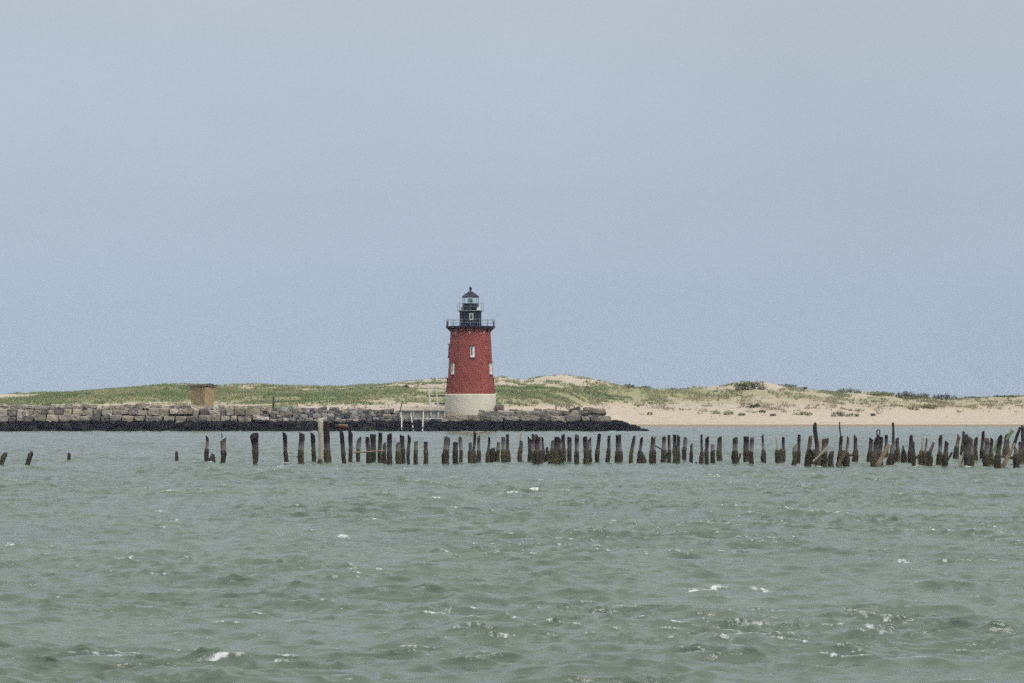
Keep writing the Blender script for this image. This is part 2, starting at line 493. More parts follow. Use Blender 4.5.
# ------------------------------------------------------------------ the rows of old pier piles
# picture strips, ten times enlarged: top x, foot x, top y, foot y, top width, foot width, look
STRIPS = {
    0: [(51, 10, 405, 545, 42, 38, 'd'), (325, 275, 400, 545, 46, 40, 'd'), (708, 705, 420, 505, 20, 36, 's')],
    160: [(170, 172, 400, 505, 14, 34, 's'), (480, 482, 245, 520, 30, 44, 'g'), (538, 542, 430, 525, 16, 62, 's'), (652, 640, 260, 540, 58, 50, 'b')],
    240: [(150, 155, 213, 540, 86, 44, 'd'), (455, 478, 203, 530, 45, 40, 'd'), (628, 628, 213, 535, 54, 62, 'g'), (745, 760, 208, 530, 46, 42, 'd'),
          (825, 820, 60, 535, 52, 46, 'p'), (880, 900, 112, 530, 62, 72, 'r')],
    330: [(120, 145, 185, 540, 46, 44, 'd'), (212, 208, 190, 515, 46, 40, 'd'), (292, 290, 250, 515, 48, 42, 'g'), (388, 396, 255, 540, 42, 54, 'r'), (440, 444, 225, 530, 58, 54, 'd'),
          (512, 512, 212, 530, 40, 42, 'd'), (552, 562, 310, 535, 36, 44, 'r'), (610, 608, 220, 545, 50, 52, 'd'), (692, 708, 308, 535, 42, 60, 'b'), (740, 746, 235, 530, 44, 50, 'd'),
          (806, 805, 228, 540, 34, 36, 'd'), (878, 880, 298, 540, 36, 42, 'g'), (982, 980, 303, 540, 42, 42, 'd')],
    420: [(275, 260, 248, 535, 58, 72, 'g'), (360, 364, 303, 535, 54, 52, 'd'), (418, 414, 248, 525, 34, 36, 'g'), (512, 525, 310, 535, 34, 60, 'd'), (557, 553, 206, 535, 26, 50, 'd'),
          (606, 592, 248, 525, 30, 46, 'g'), (705, 702, 245, 525, 22, 54, 'd'), (748, 745, 365, 525, 46, 60, 's'), (800, 795, 308, 525, 34, 42, 'g'), (852, 858, 250, 530, 42, 58, 'g'), (896, 896, 226, 535, 30, 56, 'd')],
    510: [(110, 103, 285, 520, 36, 46, 'd'), (205, 198, 250, 520, 40, 40, 'd'), (240, 244, 228, 535, 32, 46, 'g'), (275, 272, 222, 540, 38, 52, 'r'), (306, 310, 250, 530, 24, 56, 'g'), (338, 332, 250, 520, 22, 42, 'd'),
          (382, 386, 352, 520, 26, 52, 's'), (442, 424, 285, 525, 38, 58, 'b'), (480, 472, 250, 530, 46, 60, 'd'), (520, 512, 255, 530, 36, 48, 'g'), (548, 546, 226, 525, 34, 50, 'd'),
          (610, 606, 250, 520, 44, 46, 'd'), (685, 680, 233, 530, 42, 50, 'g'), (772, 775, 252, 530, 44, 52, 'd'), (814, 816, 256, 525, 36, 46, 'g'), (910, 895, 223, 525, 36, 46, 'd')],
    600: [(98, 75, 240, 530, 30, 46, 'd'), (178, 176, 236, 528, 30, 50, 'd'), (208, 204, 225, 530, 28, 42, 'g'), (345, 315, 235, 530, 32, 40, 'd'), (425, 400, 255, 530, 28, 46, 'd'), (418, 446, 415, 520, 28, 62, 's'),
          (530, 526, 250, 535, 24, 40, 'r'), (556, 546, 248, 540, 28, 44, 'b'), (658, 652, 250, 515, 40, 56, 'g'), (712, 706, 236, 535, 28, 42, 'r'), (764, 768, 230, 525, 34, 46, 'd'), (800, 802, 230, 525, 34, 46, 'd'),
          (870, 865, 253, 505, 38, 46, 'g'), (937, 932, 320, 535, 24, 36, 'd'), (985, 982, 515, 545, 14, 22, 's')],
    690: [(125, 112, 228, 540, 20, 46, 'd'), (168, 175, 250, 550, 36, 42, 'd'), (235, 232, 325, 540, 34, 50, 'g'), (300, 306, 250, 505, 44, 56, 'd'), (455, 466, 252, 548, 48, 68, 'g'),
          (572, 578, 248, 518, 54, 60, 'd'), (632, 628, 256, 548, 40, 46, 'g'), (748, 752, 228, 530, 22, 54, 'g'), (880, 905, 250, 525, 14, 56, 'p'), (912, 912, 375, 530, 40, 58, 's'), (962, 945, 258, 525, 24, 42, 'd')],
    780: [(157, 140, 320, 555, 36, 42, 'g'), (197, 188, 230, 525, 28, 36, 'd'), (310, 285, 243, 562, 34, 58, 'b'), (362, 388, 108, 565, 34, 54, 'd'), (460, 452, 265, 560, 58, 60, 'b'), (332, 336, 380, 540, 56, 80, 's'), (430, 428, 395, 520, 50, 90, 's'),
          (525, 522, 398, 565, 44, 46, 's'), (626, 604, 240, 560, 30, 52, 'd'), (690, 678, 250, 560, 22, 60, 'b'), (645, 640, 385, 530, 70, 70, 's'), (775, 765, 233, 525, 30, 56, 'd')],
    850: [(215, 206, 255, 530, 34, 52, 'd'), (268, 248, 245, 568, 34, 62, 'd'), (292, 286, 228, 545, 34, 52, 'd'), (325, 305, 255, 565, 28, 52, 'd'), (372, 366, 230, 480, 26, 42, 'd'), (440, 402, 318, 562, 36, 62, 'b'), (440, 440, 205, 520, 22, 50, 'd'),
          (485, 482, 258, 512, 30, 48, 'd'), (548, 546, 340, 520, 12, 54, 's'), (624, 624, 233, 522, 32, 54, 'd'), (648, 654, 300, 570, 24, 34, 'd'), (740, 730, 262, 560, 14, 52, 'p'), (778, 765, 262, 560, 12, 60, 'g'), (760, 752, 400, 555, 50, 66, 's'),
          (822, 802, 400, 575, 40, 58, 's'), (925, 910, 233, 560, 32, 54, 'g'), (985, 975, 298, 577, 34, 48, 'd')],
    924: [(350, 322, 222, 500, 28, 48, 'b'), (403, 392, 195, 450, 22, 40, 'd'), (424, 446, 230, 580, 44, 60, 'd'), (488, 480, 248, 575, 38, 52, 'b'), (524, 528, 255, 515, 34, 48, 'd'), (598, 596, 193, 500, 26, 42, 'd'), (640, 640, 265, 575, 44, 60, 'b'),
          (692, 672, 258, 560, 28, 56, 'd'), (775, 752, 230, 582, 38, 58, 'd'), (850, 838, 215, 480, 46, 72, 'd'), (940, 946, 340, 585, 34, 56, 'b'), (1016, 1006, 128, 525, 28, 48, 'd'), (985, 990, 300, 530, 26, 44, 'd')],
}
piles = []
for x0, lst in STRIPS.items():
    for (xt, xb, yt, yb, wt, wb, look) in lst:
        piles.append(dict(xt=x0 + xt / 10.24, xb=x0 + xb / 10.24, yt=412 + yt / 10.24, yb=412 + yb / 10.24, wt=wt / 10.24, wb=wb / 10.24, look=look))
# the first strip was measured at 5.7 times: the same numbers are right for its own three posts
piles[0].update(xt=5.2, xb=1.2, yt=452, yb=465.2, wt=4.0, wb=4.4)
piles[1].update(xt=31.6, xb=26.8, yt=451.2, yb=465.2, wt=4.3, wb=4.6)
piles[2].update(xt=69.2, xb=69.0, yt=453, yb=461.4, wt=1.8, wb=3.4)
piles.sort(key=lambda p: p['xb'])

# ------------------------------------------------------------------ the sea
def build_sea():
    # polar sheet round the viewer's spot: fine where the waves are near, coarse far out and behind
    core = np.linspace(-12.5, 12.5, 780)
    st = []; a = 12.5; s = .05
    while a < 180: 
        a += s; s = min(s * 1.06, .25 if a < 42 else 4.0); st.append(min(a, 180.0))
    st = np.array(st)
    ang = np.radians(np.concatenate([-st[::-1], core, st[:-1]]))
    rad = [3.0]
    while rad[-1] < 640: rad.append(rad[-1] * (1.0 + (.012 if rad[-1] < 26 else .0014)))
    while rad[-1] < 3000: rad.append(rad[-1] * 1.06)
    rad = np.array(rad)
    na, nr = len(ang), len(rad)
    dA = np.abs(np.gradient(ang)); dR = np.gradient(rad)
    A, D = np.meshgrid(ang, rad)
    X = D * np.sin(A); Y = D * np.cos(A)
    step = np.maximum(dR[:, None], (D * dA[None, :]))
    NW = 120
    lam = np.geomspace(.18, 4.0, NW) * rng.uniform(.95, 1.05, NW)
    th = R(-101) + rng.normal(0, R(24), NW)          # travelling towards the viewer, a little to the left
    ph = rng.uniform(0, 2 * math.pi, NW)
    slope = np.where(lam < .35, .031, np.where(lam < .9, .042, np.where(lam < 1.9, .022, .011)))
    amp = slope * lam / (2 * math.pi)
    near = (D < 700) & (np.abs(A) < R(42))
    xs, ys_, ss = (q[near].astype(np.float32) for q in (X, Y, step))
    z_, dx_, dy_, jc_ = (np.zeros_like(xs) for _ in range(4))
    for i in range(NW):
        k = 2 * math.pi / lam[i]
        kx, ky = k * math.cos(th[i]), k * math.sin(th[i])
        p = np.float32(kx) * xs + np.float32(ky) * ys_ + np.float32(ph[i])
        aa = np.float32(amp[i]) * np.clip(np.float32(lam[i] / 1.1) / ss - .6, 0, 1)
        c, s_ = np.cos(p), np.sin(p)
        z_ += aa * c; jc_ += aa * np.float32(k) * c
        s_ *= aa
        dx_ -= np.float32(.95 * kx / k) * s_; dy_ -= np.float32(.95 * ky / k) * s_
    gust = .62 + .76 * fbm(xs * .05 + 40, ys_ * .02 + 11, 3)
    Z, DX, DY, Jc = (np.zeros_like(X) for _ in range(4))
    Z[near] = z_ * gust; DX[near] = dx_ * gust; DY[near] = dy_ * gust; Jc[near] = jc_ * gust
    # short steep wind chop riding on the waves: sharp crests that lean towards the viewer
    xr, yr = xs * math.cos(.12) + ys_ * math.sin(.12), -xs * math.sin(.12) + ys_ * math.cos(.12)
    patch = .45 + 1.1 * smooth(.35, .65, fbm(xs * .21 + 70, ys_ * .13 + 31, 3))
    for fx, fy, am, o1 in ((.40, 1.3, .058, 3.3), (.7, 2.3, .062, 61.7), (1.3, 4.1, .042, 120.1)):
        wx = xr + .9 * (vnoise(xr * .6 + o1, yr * .7) - .5)
        rdg = 1 - np.abs(2 * vnoise(wx * fx + o1, (yr + .6 * (vnoise(xr * .5 + o1, yr * .4 + 9) - .5)) * fy + o1) - 1)
        rdg = rdg ** 2.2 * patch * np.clip(.9 / fy / ss - .4, 0, 1)
        Z[near] += am * (rdg - .3); DY[near] -= am * .8 * rdg
        Jc[near] += .16 * rdg * (fx < 1)
    fade = 1 - smooth(500, 690, D) * .9
    fade = fade * (1 - smooth(R(33), R(42), np.abs(A)))
    Z *= fade
    foam = smooth(.46, .78, Jc) * smooth(.44, .60, fbm(X * .22, Y * .11, 3)) * (.30 + .16 * fbm(X * .9 + 5, Y * .5, 2))
    foam = foam * (1 - .5 * smooth(120, 300, D))
    # breaking crests seen in the photograph: picture x, y, width
    caps = [(147, 453, 11), (162, 494, 34), (180, 523, 20), (163, 511, 10), (18, 534, 20), (100, 558, 8), (165, 551, 9), (297, 620, 26),
            (222, 666, 62), (312, 666, 80), (508, 494, 26), (535, 492, 22), (565, 492, 15), (498, 498, 9), (680, 474, 16), (714, 477, 12), (607, 481, 8),
            (608, 455, 8), (705, 588, 48), (757, 589, 34), (902, 561, 20), (985, 605, 66), (928, 609, 22), (922, 622, 12), (470, 526, 12),
            (343, 536, 14), (357, 495, 14), (452, 508, 12), (437, 498, 9), (603, 512, 9), (930, 531, 10), (865, 494, 20), (920, 494, 12), (973, 511, 8),
            (590, 546, 26), (560, 551, 12), (885, 612, 8), (415, 441, 9), (120, 447, 6), (40, 447, 9), (250, 439, 6), (973, 432, 17), (988, 432, 8),
            (700, 430, 9), (833, 432, 7), (738, 441, 8), (757, 447, 9), (195, 462, 6), (281, 468, 10), (260, 470, 8), (665, 455, 7), (410, 468, 14),
            (443, 615, 18), (280, 655, 16), (130, 640, 12), (620, 605, 12), (255, 578, 10), (550, 652, 14), (790, 640, 9)]
    for (cx, cy, cw) in caps:
        d0 = H * F / (cy - HZ); x0 = (cx - 512) * d0 / F; w0 = cw * d0 / F * .5
        dl = max(.15, min(3.0, d0 * (.0062 if cy < 640 else .0036)))
        mid = (D > d0 - 8) & (D < d0 + 8) & (np.abs(X - x0) < 3 * w0 + 1)
        if not mid.any(): continue
        xx, yy = X[mid] - x0, Y[mid] - d0
        yy = yy + .35 * w0 * (fbm(X[mid] * 1.3 + cx, X[mid] * 0 + cy, 3) - .5) + .06 * xx
        e = np.exp(-(np.abs(xx) / w0) ** 4 * .7) * (.50 + .50 * smooth(.3, .55, fbm(X[mid] * min(9., 3.2 / w0) + cy, Y[mid] * 1.6 + cx, 3)))
        Z[mid] += min(.04 if cy < 640 else .02, .10 * w0) * e * np.exp(-(yy / (dl * .8)) ** 2)
        foam[mid] = np.maximum(foam[mid], e * np.exp(-((yy + dl * .6) / dl) ** 2) * (.12 + .66 * fbm(X[mid] * 4.2, Y[mid] * 3.0 + cx, 3)))
    # water breaking white round the feet of the piles
    for p in piles:
        d0 = H * F / (p['yb'] - HZ); x0 = (p['xb'] - 512) * d0 / F
        r0 = int(np.searchsorted(rad, d0 - 2)); r1 = int(np.searchsorted(rad, d0 + 2))
        sl = (slice(r0, r1), slice(None))
        q = np.exp(-((X[sl] - x0) / .42) ** 2 - ((Y[sl] - d0 + .35) / .5) ** 2) * random.choice([0, .22, .36, .5])
        foam[sl] = np.maximum(foam[sl], q)
    # lap of foam along the breakwater and the beach
    edge = np.where((X < 20), np.exp(-((Y - 483.0) / 1.0) ** 2), 0) * .66
    foam = np.maximum(foam, edge * (D < 600))
    bw = np.exp(-((Y - shore(X) + 1.5) / 2.2) ** 2) * .45 * (X > 15)
    foam = np.maximum(foam, np.where(D < 700, bw, 0))
    co = np.stack([X + DX * fade, Y + DY * fade, Z], -1).reshape(-1, 3)
    i0 = (np.arange(nr - 1)[:, None] * na + np.arange(na)[None, :])
    j = (np.arange(na) + 1) % na
    i1 = (np.arange(nr - 1)[:, None] * na + j[None, :])
    faces = np.stack([i0, i1, i1 + na, i0 + na], -1).reshape(-1, 4)[:, ::-1]
    me = mesh_np("sea", co, faces)
    at = me.attributes.new("foam", 'FLOAT', 'POINT')
    at.data.foreach_set("value", foam.astype(np.float32).ravel())
    o = link("sea", me, M['sea'], None, True)
    tag(o, "choppy grey-green sea with small whitecaps", "sea", kind="structure")


# ------------------------------------------------------------------ dunes and beach
SKY_X = [-400, -100, 0, 30, 60, 80, 100, 130, 160, 190, 220, 260, 300, 340, 370, 400, 430, 447, 470, 495, 508, 520, 545, 563, 585, 610, 640, 680, 700, 740, 770, 800, 830, 860, 900, 940, 980, 1024, 1150, 1500]
SKY_Y = [400, 396, 393.5, 393, 394, 392.5, 390, 387, 385, 384.5, 386.5, 387, 387, 387, 385.5, 382.5, 380.5, 380, 379.5, 378.5, 379, 381.5, 377, 375.3, 378, 383, 386.5, 388.5, 386.5, 384, 384, 387, 390, 392, 396.5, 398, 397.5, 396.5, 398, 404]
YR = 680.0
def shore(x):
    return 494 + 106 * smooth(-2, 24, x)

def dune_z(x, y):
    pxr = 512 + x * F / YR
    zr = H + (HZ - np.interp(pxr, SKY_X, SKY_Y)) * YR / F
    ys = shore(x)
    t = (y - ys) / (YR - ys)
    wl = 1 - smooth(-2, 24, x)
    gR = np.interp(t, [-.4, -.05, 0, .18, .30, .55, .8, 1.0, 1.4], [-.6, -.06, 0, .23, .31, .56, .83, 1.0, .72])
    gL = np.interp(t, [-.2, -.03, 0, .04, .10, .4, .7, 1.0, 1.4], [-.5, -.3, .1, .36, .40, .62, .82, 1.0, .72])
    g = gR * (1 - wl) + gL * wl
    z = zr * g
    am = smooth(.1, .45, t)
    z = z + am * ((fbm(x * .07 + 3, y * .05 + 9, 4) - .5) * 1.5 + (fbm(x * .35, y * .25, 3) - .5) * .55)
    z = z + smooth(0, .1, t) * (fbm(x * .5 + 30, y * .3, 3) - .5) * .12
    ends = smooth(-330, -230, x) * (1 - smooth(250, 340, x))
    return np.where(ends < 1, z * ends - 1.0 * (1 - ends), z)

# how overgrown the land is, by direction and height as surveyed from the photograph
VEG_Y = [374, 380, 384, 388, 392, 396, 400, 404, 408, 412, 416]
VEG = {
    -200: [0.5, 0.5, 0.5, 0.5, 0.6, 0.7, 0.75, 0.49, 0.42, 0.36, 0.2],
    0:   [0.5, 0.5, 0.5, 0.5, 0.45, 0.12, 0.6, 0.54, 0.37, 0.26, 0.1],
    22:  [0.5, 0.5, 0.5, 0.5, 0.55, 0.3, 0.8, 0.54, 0.37, 0.26, 0.1],
    50:  [0.5, 0.5, 0.5, 0.6, 0.7, 0.75, 0.85, 0.54, 0.37, 0.26, 0.1],
    140: [0.5, 0.5, 0.6, 0.62, 0.7, 0.75, 0.71, 0.34, 0.37, 0.26, 0.1],
    250: [0.5, 0.5, 0.5, 0.55, 0.8, 0.82, 0.75, 0.44, 0.37, 0.26, 0.1],
    330: [0.4, 0.4, 0.4, 0.5, 0.75, 0.8, 0.67, 0.31, 0.27, 0.16, 0.1],
    420: [0.4, 0.4, 0.35, 0.42, 0.62, 0.6, 0.55, 0.29, 0.24, 0.16, 0.1],
    500: [0.34, 0.3, 0.36, 0.55, 0.72, 0.7, 0.67, 0.55, 0.3, 0.11, 0.0],
    560: [0.36, 0.34, 0.42, 0.66, 0.75, 0.74, 0.71, 0.55, 0.32, 0.11, 0.0],
    610: [0.3, 0.28, 0.42, 0.66, 0.75, 0.72, 0.67, 0.47, 0.24, 0.11, 0.0],
    680: [0.3, 0.3, 0.4, 0.45, 0.7, 0.74, 0.55, 0.43, 0.32, 0.22, 0.0],
    760: [0.3, 0.3, 0.34, 0.36, 0.58, 0.6, 0.49, 0.45, 0.4, 0.32, 0.0],
    850: [0.3, 0.3, 0.4, 0.4, 0.46, 0.44, 0.53, 0.47, 0.4, 0.34, 0.0],
    940: [0.3, 0.3, 0.4, 0.4, 0.5, 0.5, 0.55, 0.55, 0.48, 0.14, 0.0],
    1024:[0.3, 0.3, 0.4, 0.4, 0.6, 0.56, 0.53, 0.53, 0.44, 0.12, 0.0],
    1400:[0.3, 0.3, 0.4, 0.4, 0.6, 0.55, 0.49, 0.47, 0.4, 0.11, 0.0]}
VK = np.array(sorted(VEG)); VT = np.array([VEG[k] for k in VK])
def veg_at(x, y, z):
    px = 512 + x * F / y; py = HZ - (z - H) * F / y
    py = py + 3.0 * (fbm(x * .12 + 7, y * .06, 3) - .5)
    fy = np.interp(py, VEG_Y, np.arange(len(VEG_Y)))
    iy = np.clip(fy.astype(int), 0, len(VEG_Y) - 2); ty = fy - iy
    fx = np.interp(px, VK, np.arange(len(VK)))
    ix = np.clip(fx.astype(int), 0, len(VK) - 2); tx = fx - ix
    return (VT[ix, iy] * (1 - tx) + VT[ix + 1, iy] * tx) * (1 - ty) + (VT[ix, iy + 1] * (1 - tx) + VT[ix + 1, iy + 1] * tx) * ty

build_sea()

def build_land():
    xs = np.concatenate([np.arange(-340, -150, 2.0), np.arange(-150, 150, .5), np.arange(150, 346, 2.0)])
    ys = np.concatenate([np.arange(470, 720, .9), np.arange(720, 900, 6.0)])
    X, Y = np.meshgrid(xs, ys)
    Z = dune_z(X, Y)
    V = veg_at(X, Y, Z)
    n = len(xs)
    i0 = (np.arange(len(ys) - 1)[:, None] * n + np.arange(n - 1)[None, :]).ravel()
    faces = np.stack([i0, i0 + 1, i0 + n + 1, i0 + n], -1)
    me = mesh_np("dunes", np.stack([X, Y, Z], -1).reshape(-1, 3), faces)
    at = me.attributes.new("veg", 'FLOAT', 'POINT')
    at.data.foreach_set("value", V.astype(np.float32).ravel())
    o = link("dunes", me, M['dune'], None, True)
    tag(o, "sandy beach and low grassy dunes behind the breakwater", "dunes", kind="structure")
    # beach grass, nobody could count it
    NT = 190000
    x = rng.uniform(-165, 165, NT); y = rng.uniform(505, 705, NT)
    z = dune_z(x, y)
    v = veg_at(x, y, z)
    keep = (v + 1.5 * (fbm(x * .22, y * .13 + 50, 4) - .5) + .9 * (fbm(x * .9, y * .5, 2) - .5) + .3 * (rng.random(NT) - .5) > .60) & (z > 1.6)
    x, y, z, v = x[keep], y[keep], z[keep], v[keep]
    n = len(x)
    tone = fbm(x * .09 + 20, y * .06 + 3, 4)
    cg = np.array([.155, .205, .095]); co_ = np.array([.285, .30, .165]); cb = np.array([.31, .26, .18])
    t1 = np.clip((tone - .35) * 3.2, 0, 1)[:, None]
    px = 512 + x * F / y
    py = HZ - (z - H) * F / y
    brown = (smooth(620, 720, px) * .35 + .5 * smooth(398, 403, py) * smooth(500, 540, px))[:, None]
    base = (cg * (1 - t1) + co_ * t1) * (1 - brown) + cb * brown
    base = base * rng.uniform(.6, 1.35, (n, 1)) * (1 + .12 * rng.normal(0, 1, (n, 3)))
    B = 4
    cos, cols = [], []
    for b in range(B):
        a = rng.uniform(0, 2 * math.pi, n); l = rng.uniform(.22, .62, n) * (.7 + .5 * v); wd = rng.uniform(.05, .12, n)
        ox = rng.normal(0, .16, n); oy = rng.normal(0, .16, n)
        lx = rng.normal(0, .22, n) * l + .12; ly = rng.normal(0, .2, n) * l
        p0 = np.stack([x + ox - wd * np.cos(a), y + oy - wd * np.sin(a), z - .05], -1)
        p1 = np.stack([x + ox + wd * np.cos(a), y + oy + wd * np.sin(a), z - .05], -1)
        p2 = np.stack([x + ox + lx, y + oy + ly, z + l], -1)
        cos.append(np.stack([p0, p1, p2], 1).reshape(-1, 3)); cols.append(np.repeat(base, 3, 0))
    co = np.concatenate(cos); cl = np.clip(np.concatenate(cols), .01, .5)
    me = mesh_np("dune_grass", co, np.arange(len(co)).reshape(-1, 3), cl)
    o = link("dune_grass", me, M['grass'])
    tag(o, "tufts of green and brown beach grass over the dunes", "grass", kind="stuff")
build_land()


# ------------------------------------------------------------------ breakwater
def rock_mesh(bm, c, s, rz=0.0, rough=.10, tilt=0.0, sub=2, lay=None, tint=(.3, .3, .3), sq=.75):
    """an irregular, slightly rounded stone"""
    start = len(bm.verts)
    geo = bmesh.ops.create_cube(bm, size=1.0)
    vs = geo['verts']
    es = list({e for v in vs for e in v.link_edges})
    bmesh.ops.subdivide_edges(bm, edges=es, cuts=sub, use_grid_fill=True)
    bm.verts.ensure_lookup_table()
    vs = bm.verts[start:]
    m = Matrix.Rotation(rz, 3, 'Z') @ Matrix.Rotation(tilt, 3, 'Y') @ Matrix.Rotation(random.uniform(-.12, .12), 3, 'X')
    sx, sy = random.uniform(-.18, .18), random.uniform(-.18, .18)
    for v in vs:
        p = v.co.copy()
        q = p.normalized() * .5
        p = p * sq + q * (1 - sq) * 1.25
        p.x *= 1 + sx * p.z; p.z *= 1 + sy * p.x
        p += Vector((random.uniform(-1, 1), random.uniform(-1, 1), random.uniform(-1, 1))) * rough * .55
        p = m @ Vector((p.x * s[0], p.y * s[1], p.z * s[2]))
        v.co = p + Vector(c)
        if lay is not None: v[lay] = (*tint, 1)

def stone_tint(px):
    r = random.random()
    if px < 260:
        base = random.choice([(.36, .33, .27), (.31, .295, .26), (.40, .355, .275), (.345, .295, .235), (.19, .175, .165), (.28, .25, .21), (.43, .40, .34), (.34, .31, .25)])
    elif px < 450:
        base = random.choice([(.24, .23, .215), (.17, .16, .16), (.11, .11, .12), (.38, .37, .33), (.31, .265, .215), (.20, .19, .185)])
    else:
        base = random.choice([(.30, .27, .225), (.245, .23, .205), (.18, .17, .16), (.34, .315, .265), (.27, .235, .19)])
    k = random.uniform(.68, 1.22)
    return tuple(c * k for c in base)

def bw_top(px):      # picture row of the crest
    return float(np.interp(px, [-200, 0, 60, 150, 240, 300, 350, 400, 450, 500, 540, 590, 612, 625], [403, 405.5, 406, 405.5, 406, 408.5, 409.5, 411, 413, 411.5, 410, 411.5, 417, 422]))

def build_breakwater():
    bw = empty("breakwater", (-35, 488, 0))
    tag(bw, "long stone breakwater of stacked granite blocks with a dark tidal foot", "breakwater")
    off = Vector((35, -488, 0))
    blocks = []
    def course(px0, px1, zlo, zhi, y, wmin, wmax, frac=1.0):
        p = px0
        while p < px1:
            wpx = random.uniform(wmin, wmax)
            zt = zhi(p + wpx / 2); zb = zlo(p + wpx / 2)
            if zt - zb > .3 and random.random() < frac:
                hgt = (zt - zb) * random.uniform(.66, 1.12)
                s = (wpx * y / F * random.uniform(.82, .99), random.uniform(1.6, 2.4), hgt)
                c = ((p + wpx / 2 - 512) * y / F, y + random.uniform(-.4, .5), (zt + zb) / 2 + random.uniform(-.14, .12))
                blocks.append((p + wpx / 2, c, s))
            p += wpx
    def ztop(p, y): return H - (bw_top(p) - HZ) * y / F
    # three stepped courses of fitted blocks
    course(-230, 255, lambda p: 1.45, lambda p: 2.55, 489.2, 5, 13)
    course(-230, 255, lambda p: 2.5, lambda p: 3.6, 490.3, 5, 12)
    course(-230, 255, lambda p: 3.5, lambda p: ztop(p, 491.6) + random.uniform(-.1, .15), 491.6, 5, 14)
    course(255, 452, lambda p: 1.45, lambda p: 2.1, 489.0, 4, 10)
    course(255, 452, lambda p: 2.0, lambda p: 2.85, 490.0, 4, 11)
    course(255, 405, lambda p: 2.75, lambda p: ztop(p, 491.2) + random.uniform(-.2, .2), 491.2, 4, 11)
    course(490, 606, lambda p: 1.5, lambda p: 2.4, 489.3, 7, 17)
    course(496, 600, lambda p: 2.35, lambda p: ztop(p, 490.8) + random.uniform(-.12, .1), 490.8, 8, 20)
    random.shuffle(blocks)
    seen = [b for b in blocks if 0 < b[0] < 1024]
    seen.sort(key=lambda b: -b[2][0] * b[2][2])
    single, rest = seen[:100], seen[100:] + [b for b in blocks if not 0 < b[0] < 1024]
    def one(bm, lay, b):
        rock_mesh(bm, Vector(b[1]) + off, b[2], random.uniform(-.13, .13), .07, random.uniform(-.06, .06), 2, lay, stone_tint(b[0]), .88)
    for b in single:
        bm = bmesh.new(); lay = bm.verts.layers.float_color.new("tint")
        one(bm, lay, b)
        obj("stone_block", bm, M['stone'], bw)
    bm = bmesh.new(); lay = bm.verts.layers.float_color.new("tint")
    for b in rest: one(bm, lay, b)
    # small stones wedged along the crest and in the gaps
    for i in range(330):
        px = random.uniform(0, 608); y = random.uniform(488.6, 493)
        zt = ztop(px, y)
        if 398 < px < 480: continue
        z = random.choice([zt + random.uniform(-.45, -.08), random.uniform(1.5, zt)])
        y = 488.3 + (z - 1.4) * 1.15 if z < zt - .3 else random.uniform(491, 494)
        s = random.uniform(.35, .95)
        rock_mesh(bm, Vector(((px - 512) * y / F, y, z)) + off, (s * random.uniform(.9, 1.7), s, s * random.uniform(.6, 1)), random.uniform(-1, 1), .12, random.uniform(-.3, .3), 2, lay, stone_tint(px), .7)
    o = obj("small_stones", bm, M['stone'], bw); tag(o, kind="stuff")
    # rubble core behind the facing, so that no gap shows through
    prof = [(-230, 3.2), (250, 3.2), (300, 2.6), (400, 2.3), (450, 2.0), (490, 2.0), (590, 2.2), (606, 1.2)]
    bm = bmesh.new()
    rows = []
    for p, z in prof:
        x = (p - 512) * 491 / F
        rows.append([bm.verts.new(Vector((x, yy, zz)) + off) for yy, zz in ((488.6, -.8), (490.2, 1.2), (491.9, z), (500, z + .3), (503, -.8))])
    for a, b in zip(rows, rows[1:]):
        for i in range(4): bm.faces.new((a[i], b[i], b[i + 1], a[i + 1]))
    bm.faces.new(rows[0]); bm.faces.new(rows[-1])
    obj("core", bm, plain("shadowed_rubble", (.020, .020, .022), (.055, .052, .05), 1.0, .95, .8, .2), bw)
    # dark tidal foot of weed-covered boulders, running out to a low point
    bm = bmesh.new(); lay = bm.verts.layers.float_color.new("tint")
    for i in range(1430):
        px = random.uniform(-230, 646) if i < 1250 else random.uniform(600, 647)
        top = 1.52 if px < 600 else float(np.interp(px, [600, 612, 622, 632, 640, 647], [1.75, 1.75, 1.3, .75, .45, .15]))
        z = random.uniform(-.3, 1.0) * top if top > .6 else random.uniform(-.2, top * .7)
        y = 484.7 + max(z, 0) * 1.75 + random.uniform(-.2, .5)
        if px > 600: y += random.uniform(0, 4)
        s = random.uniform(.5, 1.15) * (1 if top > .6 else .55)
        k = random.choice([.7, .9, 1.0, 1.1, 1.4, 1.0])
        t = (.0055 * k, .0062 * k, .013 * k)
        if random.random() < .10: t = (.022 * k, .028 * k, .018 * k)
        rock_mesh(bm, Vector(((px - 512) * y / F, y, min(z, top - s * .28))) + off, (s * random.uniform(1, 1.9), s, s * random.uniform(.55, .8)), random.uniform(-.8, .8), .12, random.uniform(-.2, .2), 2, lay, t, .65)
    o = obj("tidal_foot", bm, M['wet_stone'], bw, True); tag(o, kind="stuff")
build_breakwater()


# ------------------------------------------------------------------ the lighthouse
LD = 497.0
LS = LD / F                      # metres per picture pixel there
def lz(py): return H - (py - HZ) * LS
LX = (470.5 - 512) * LS

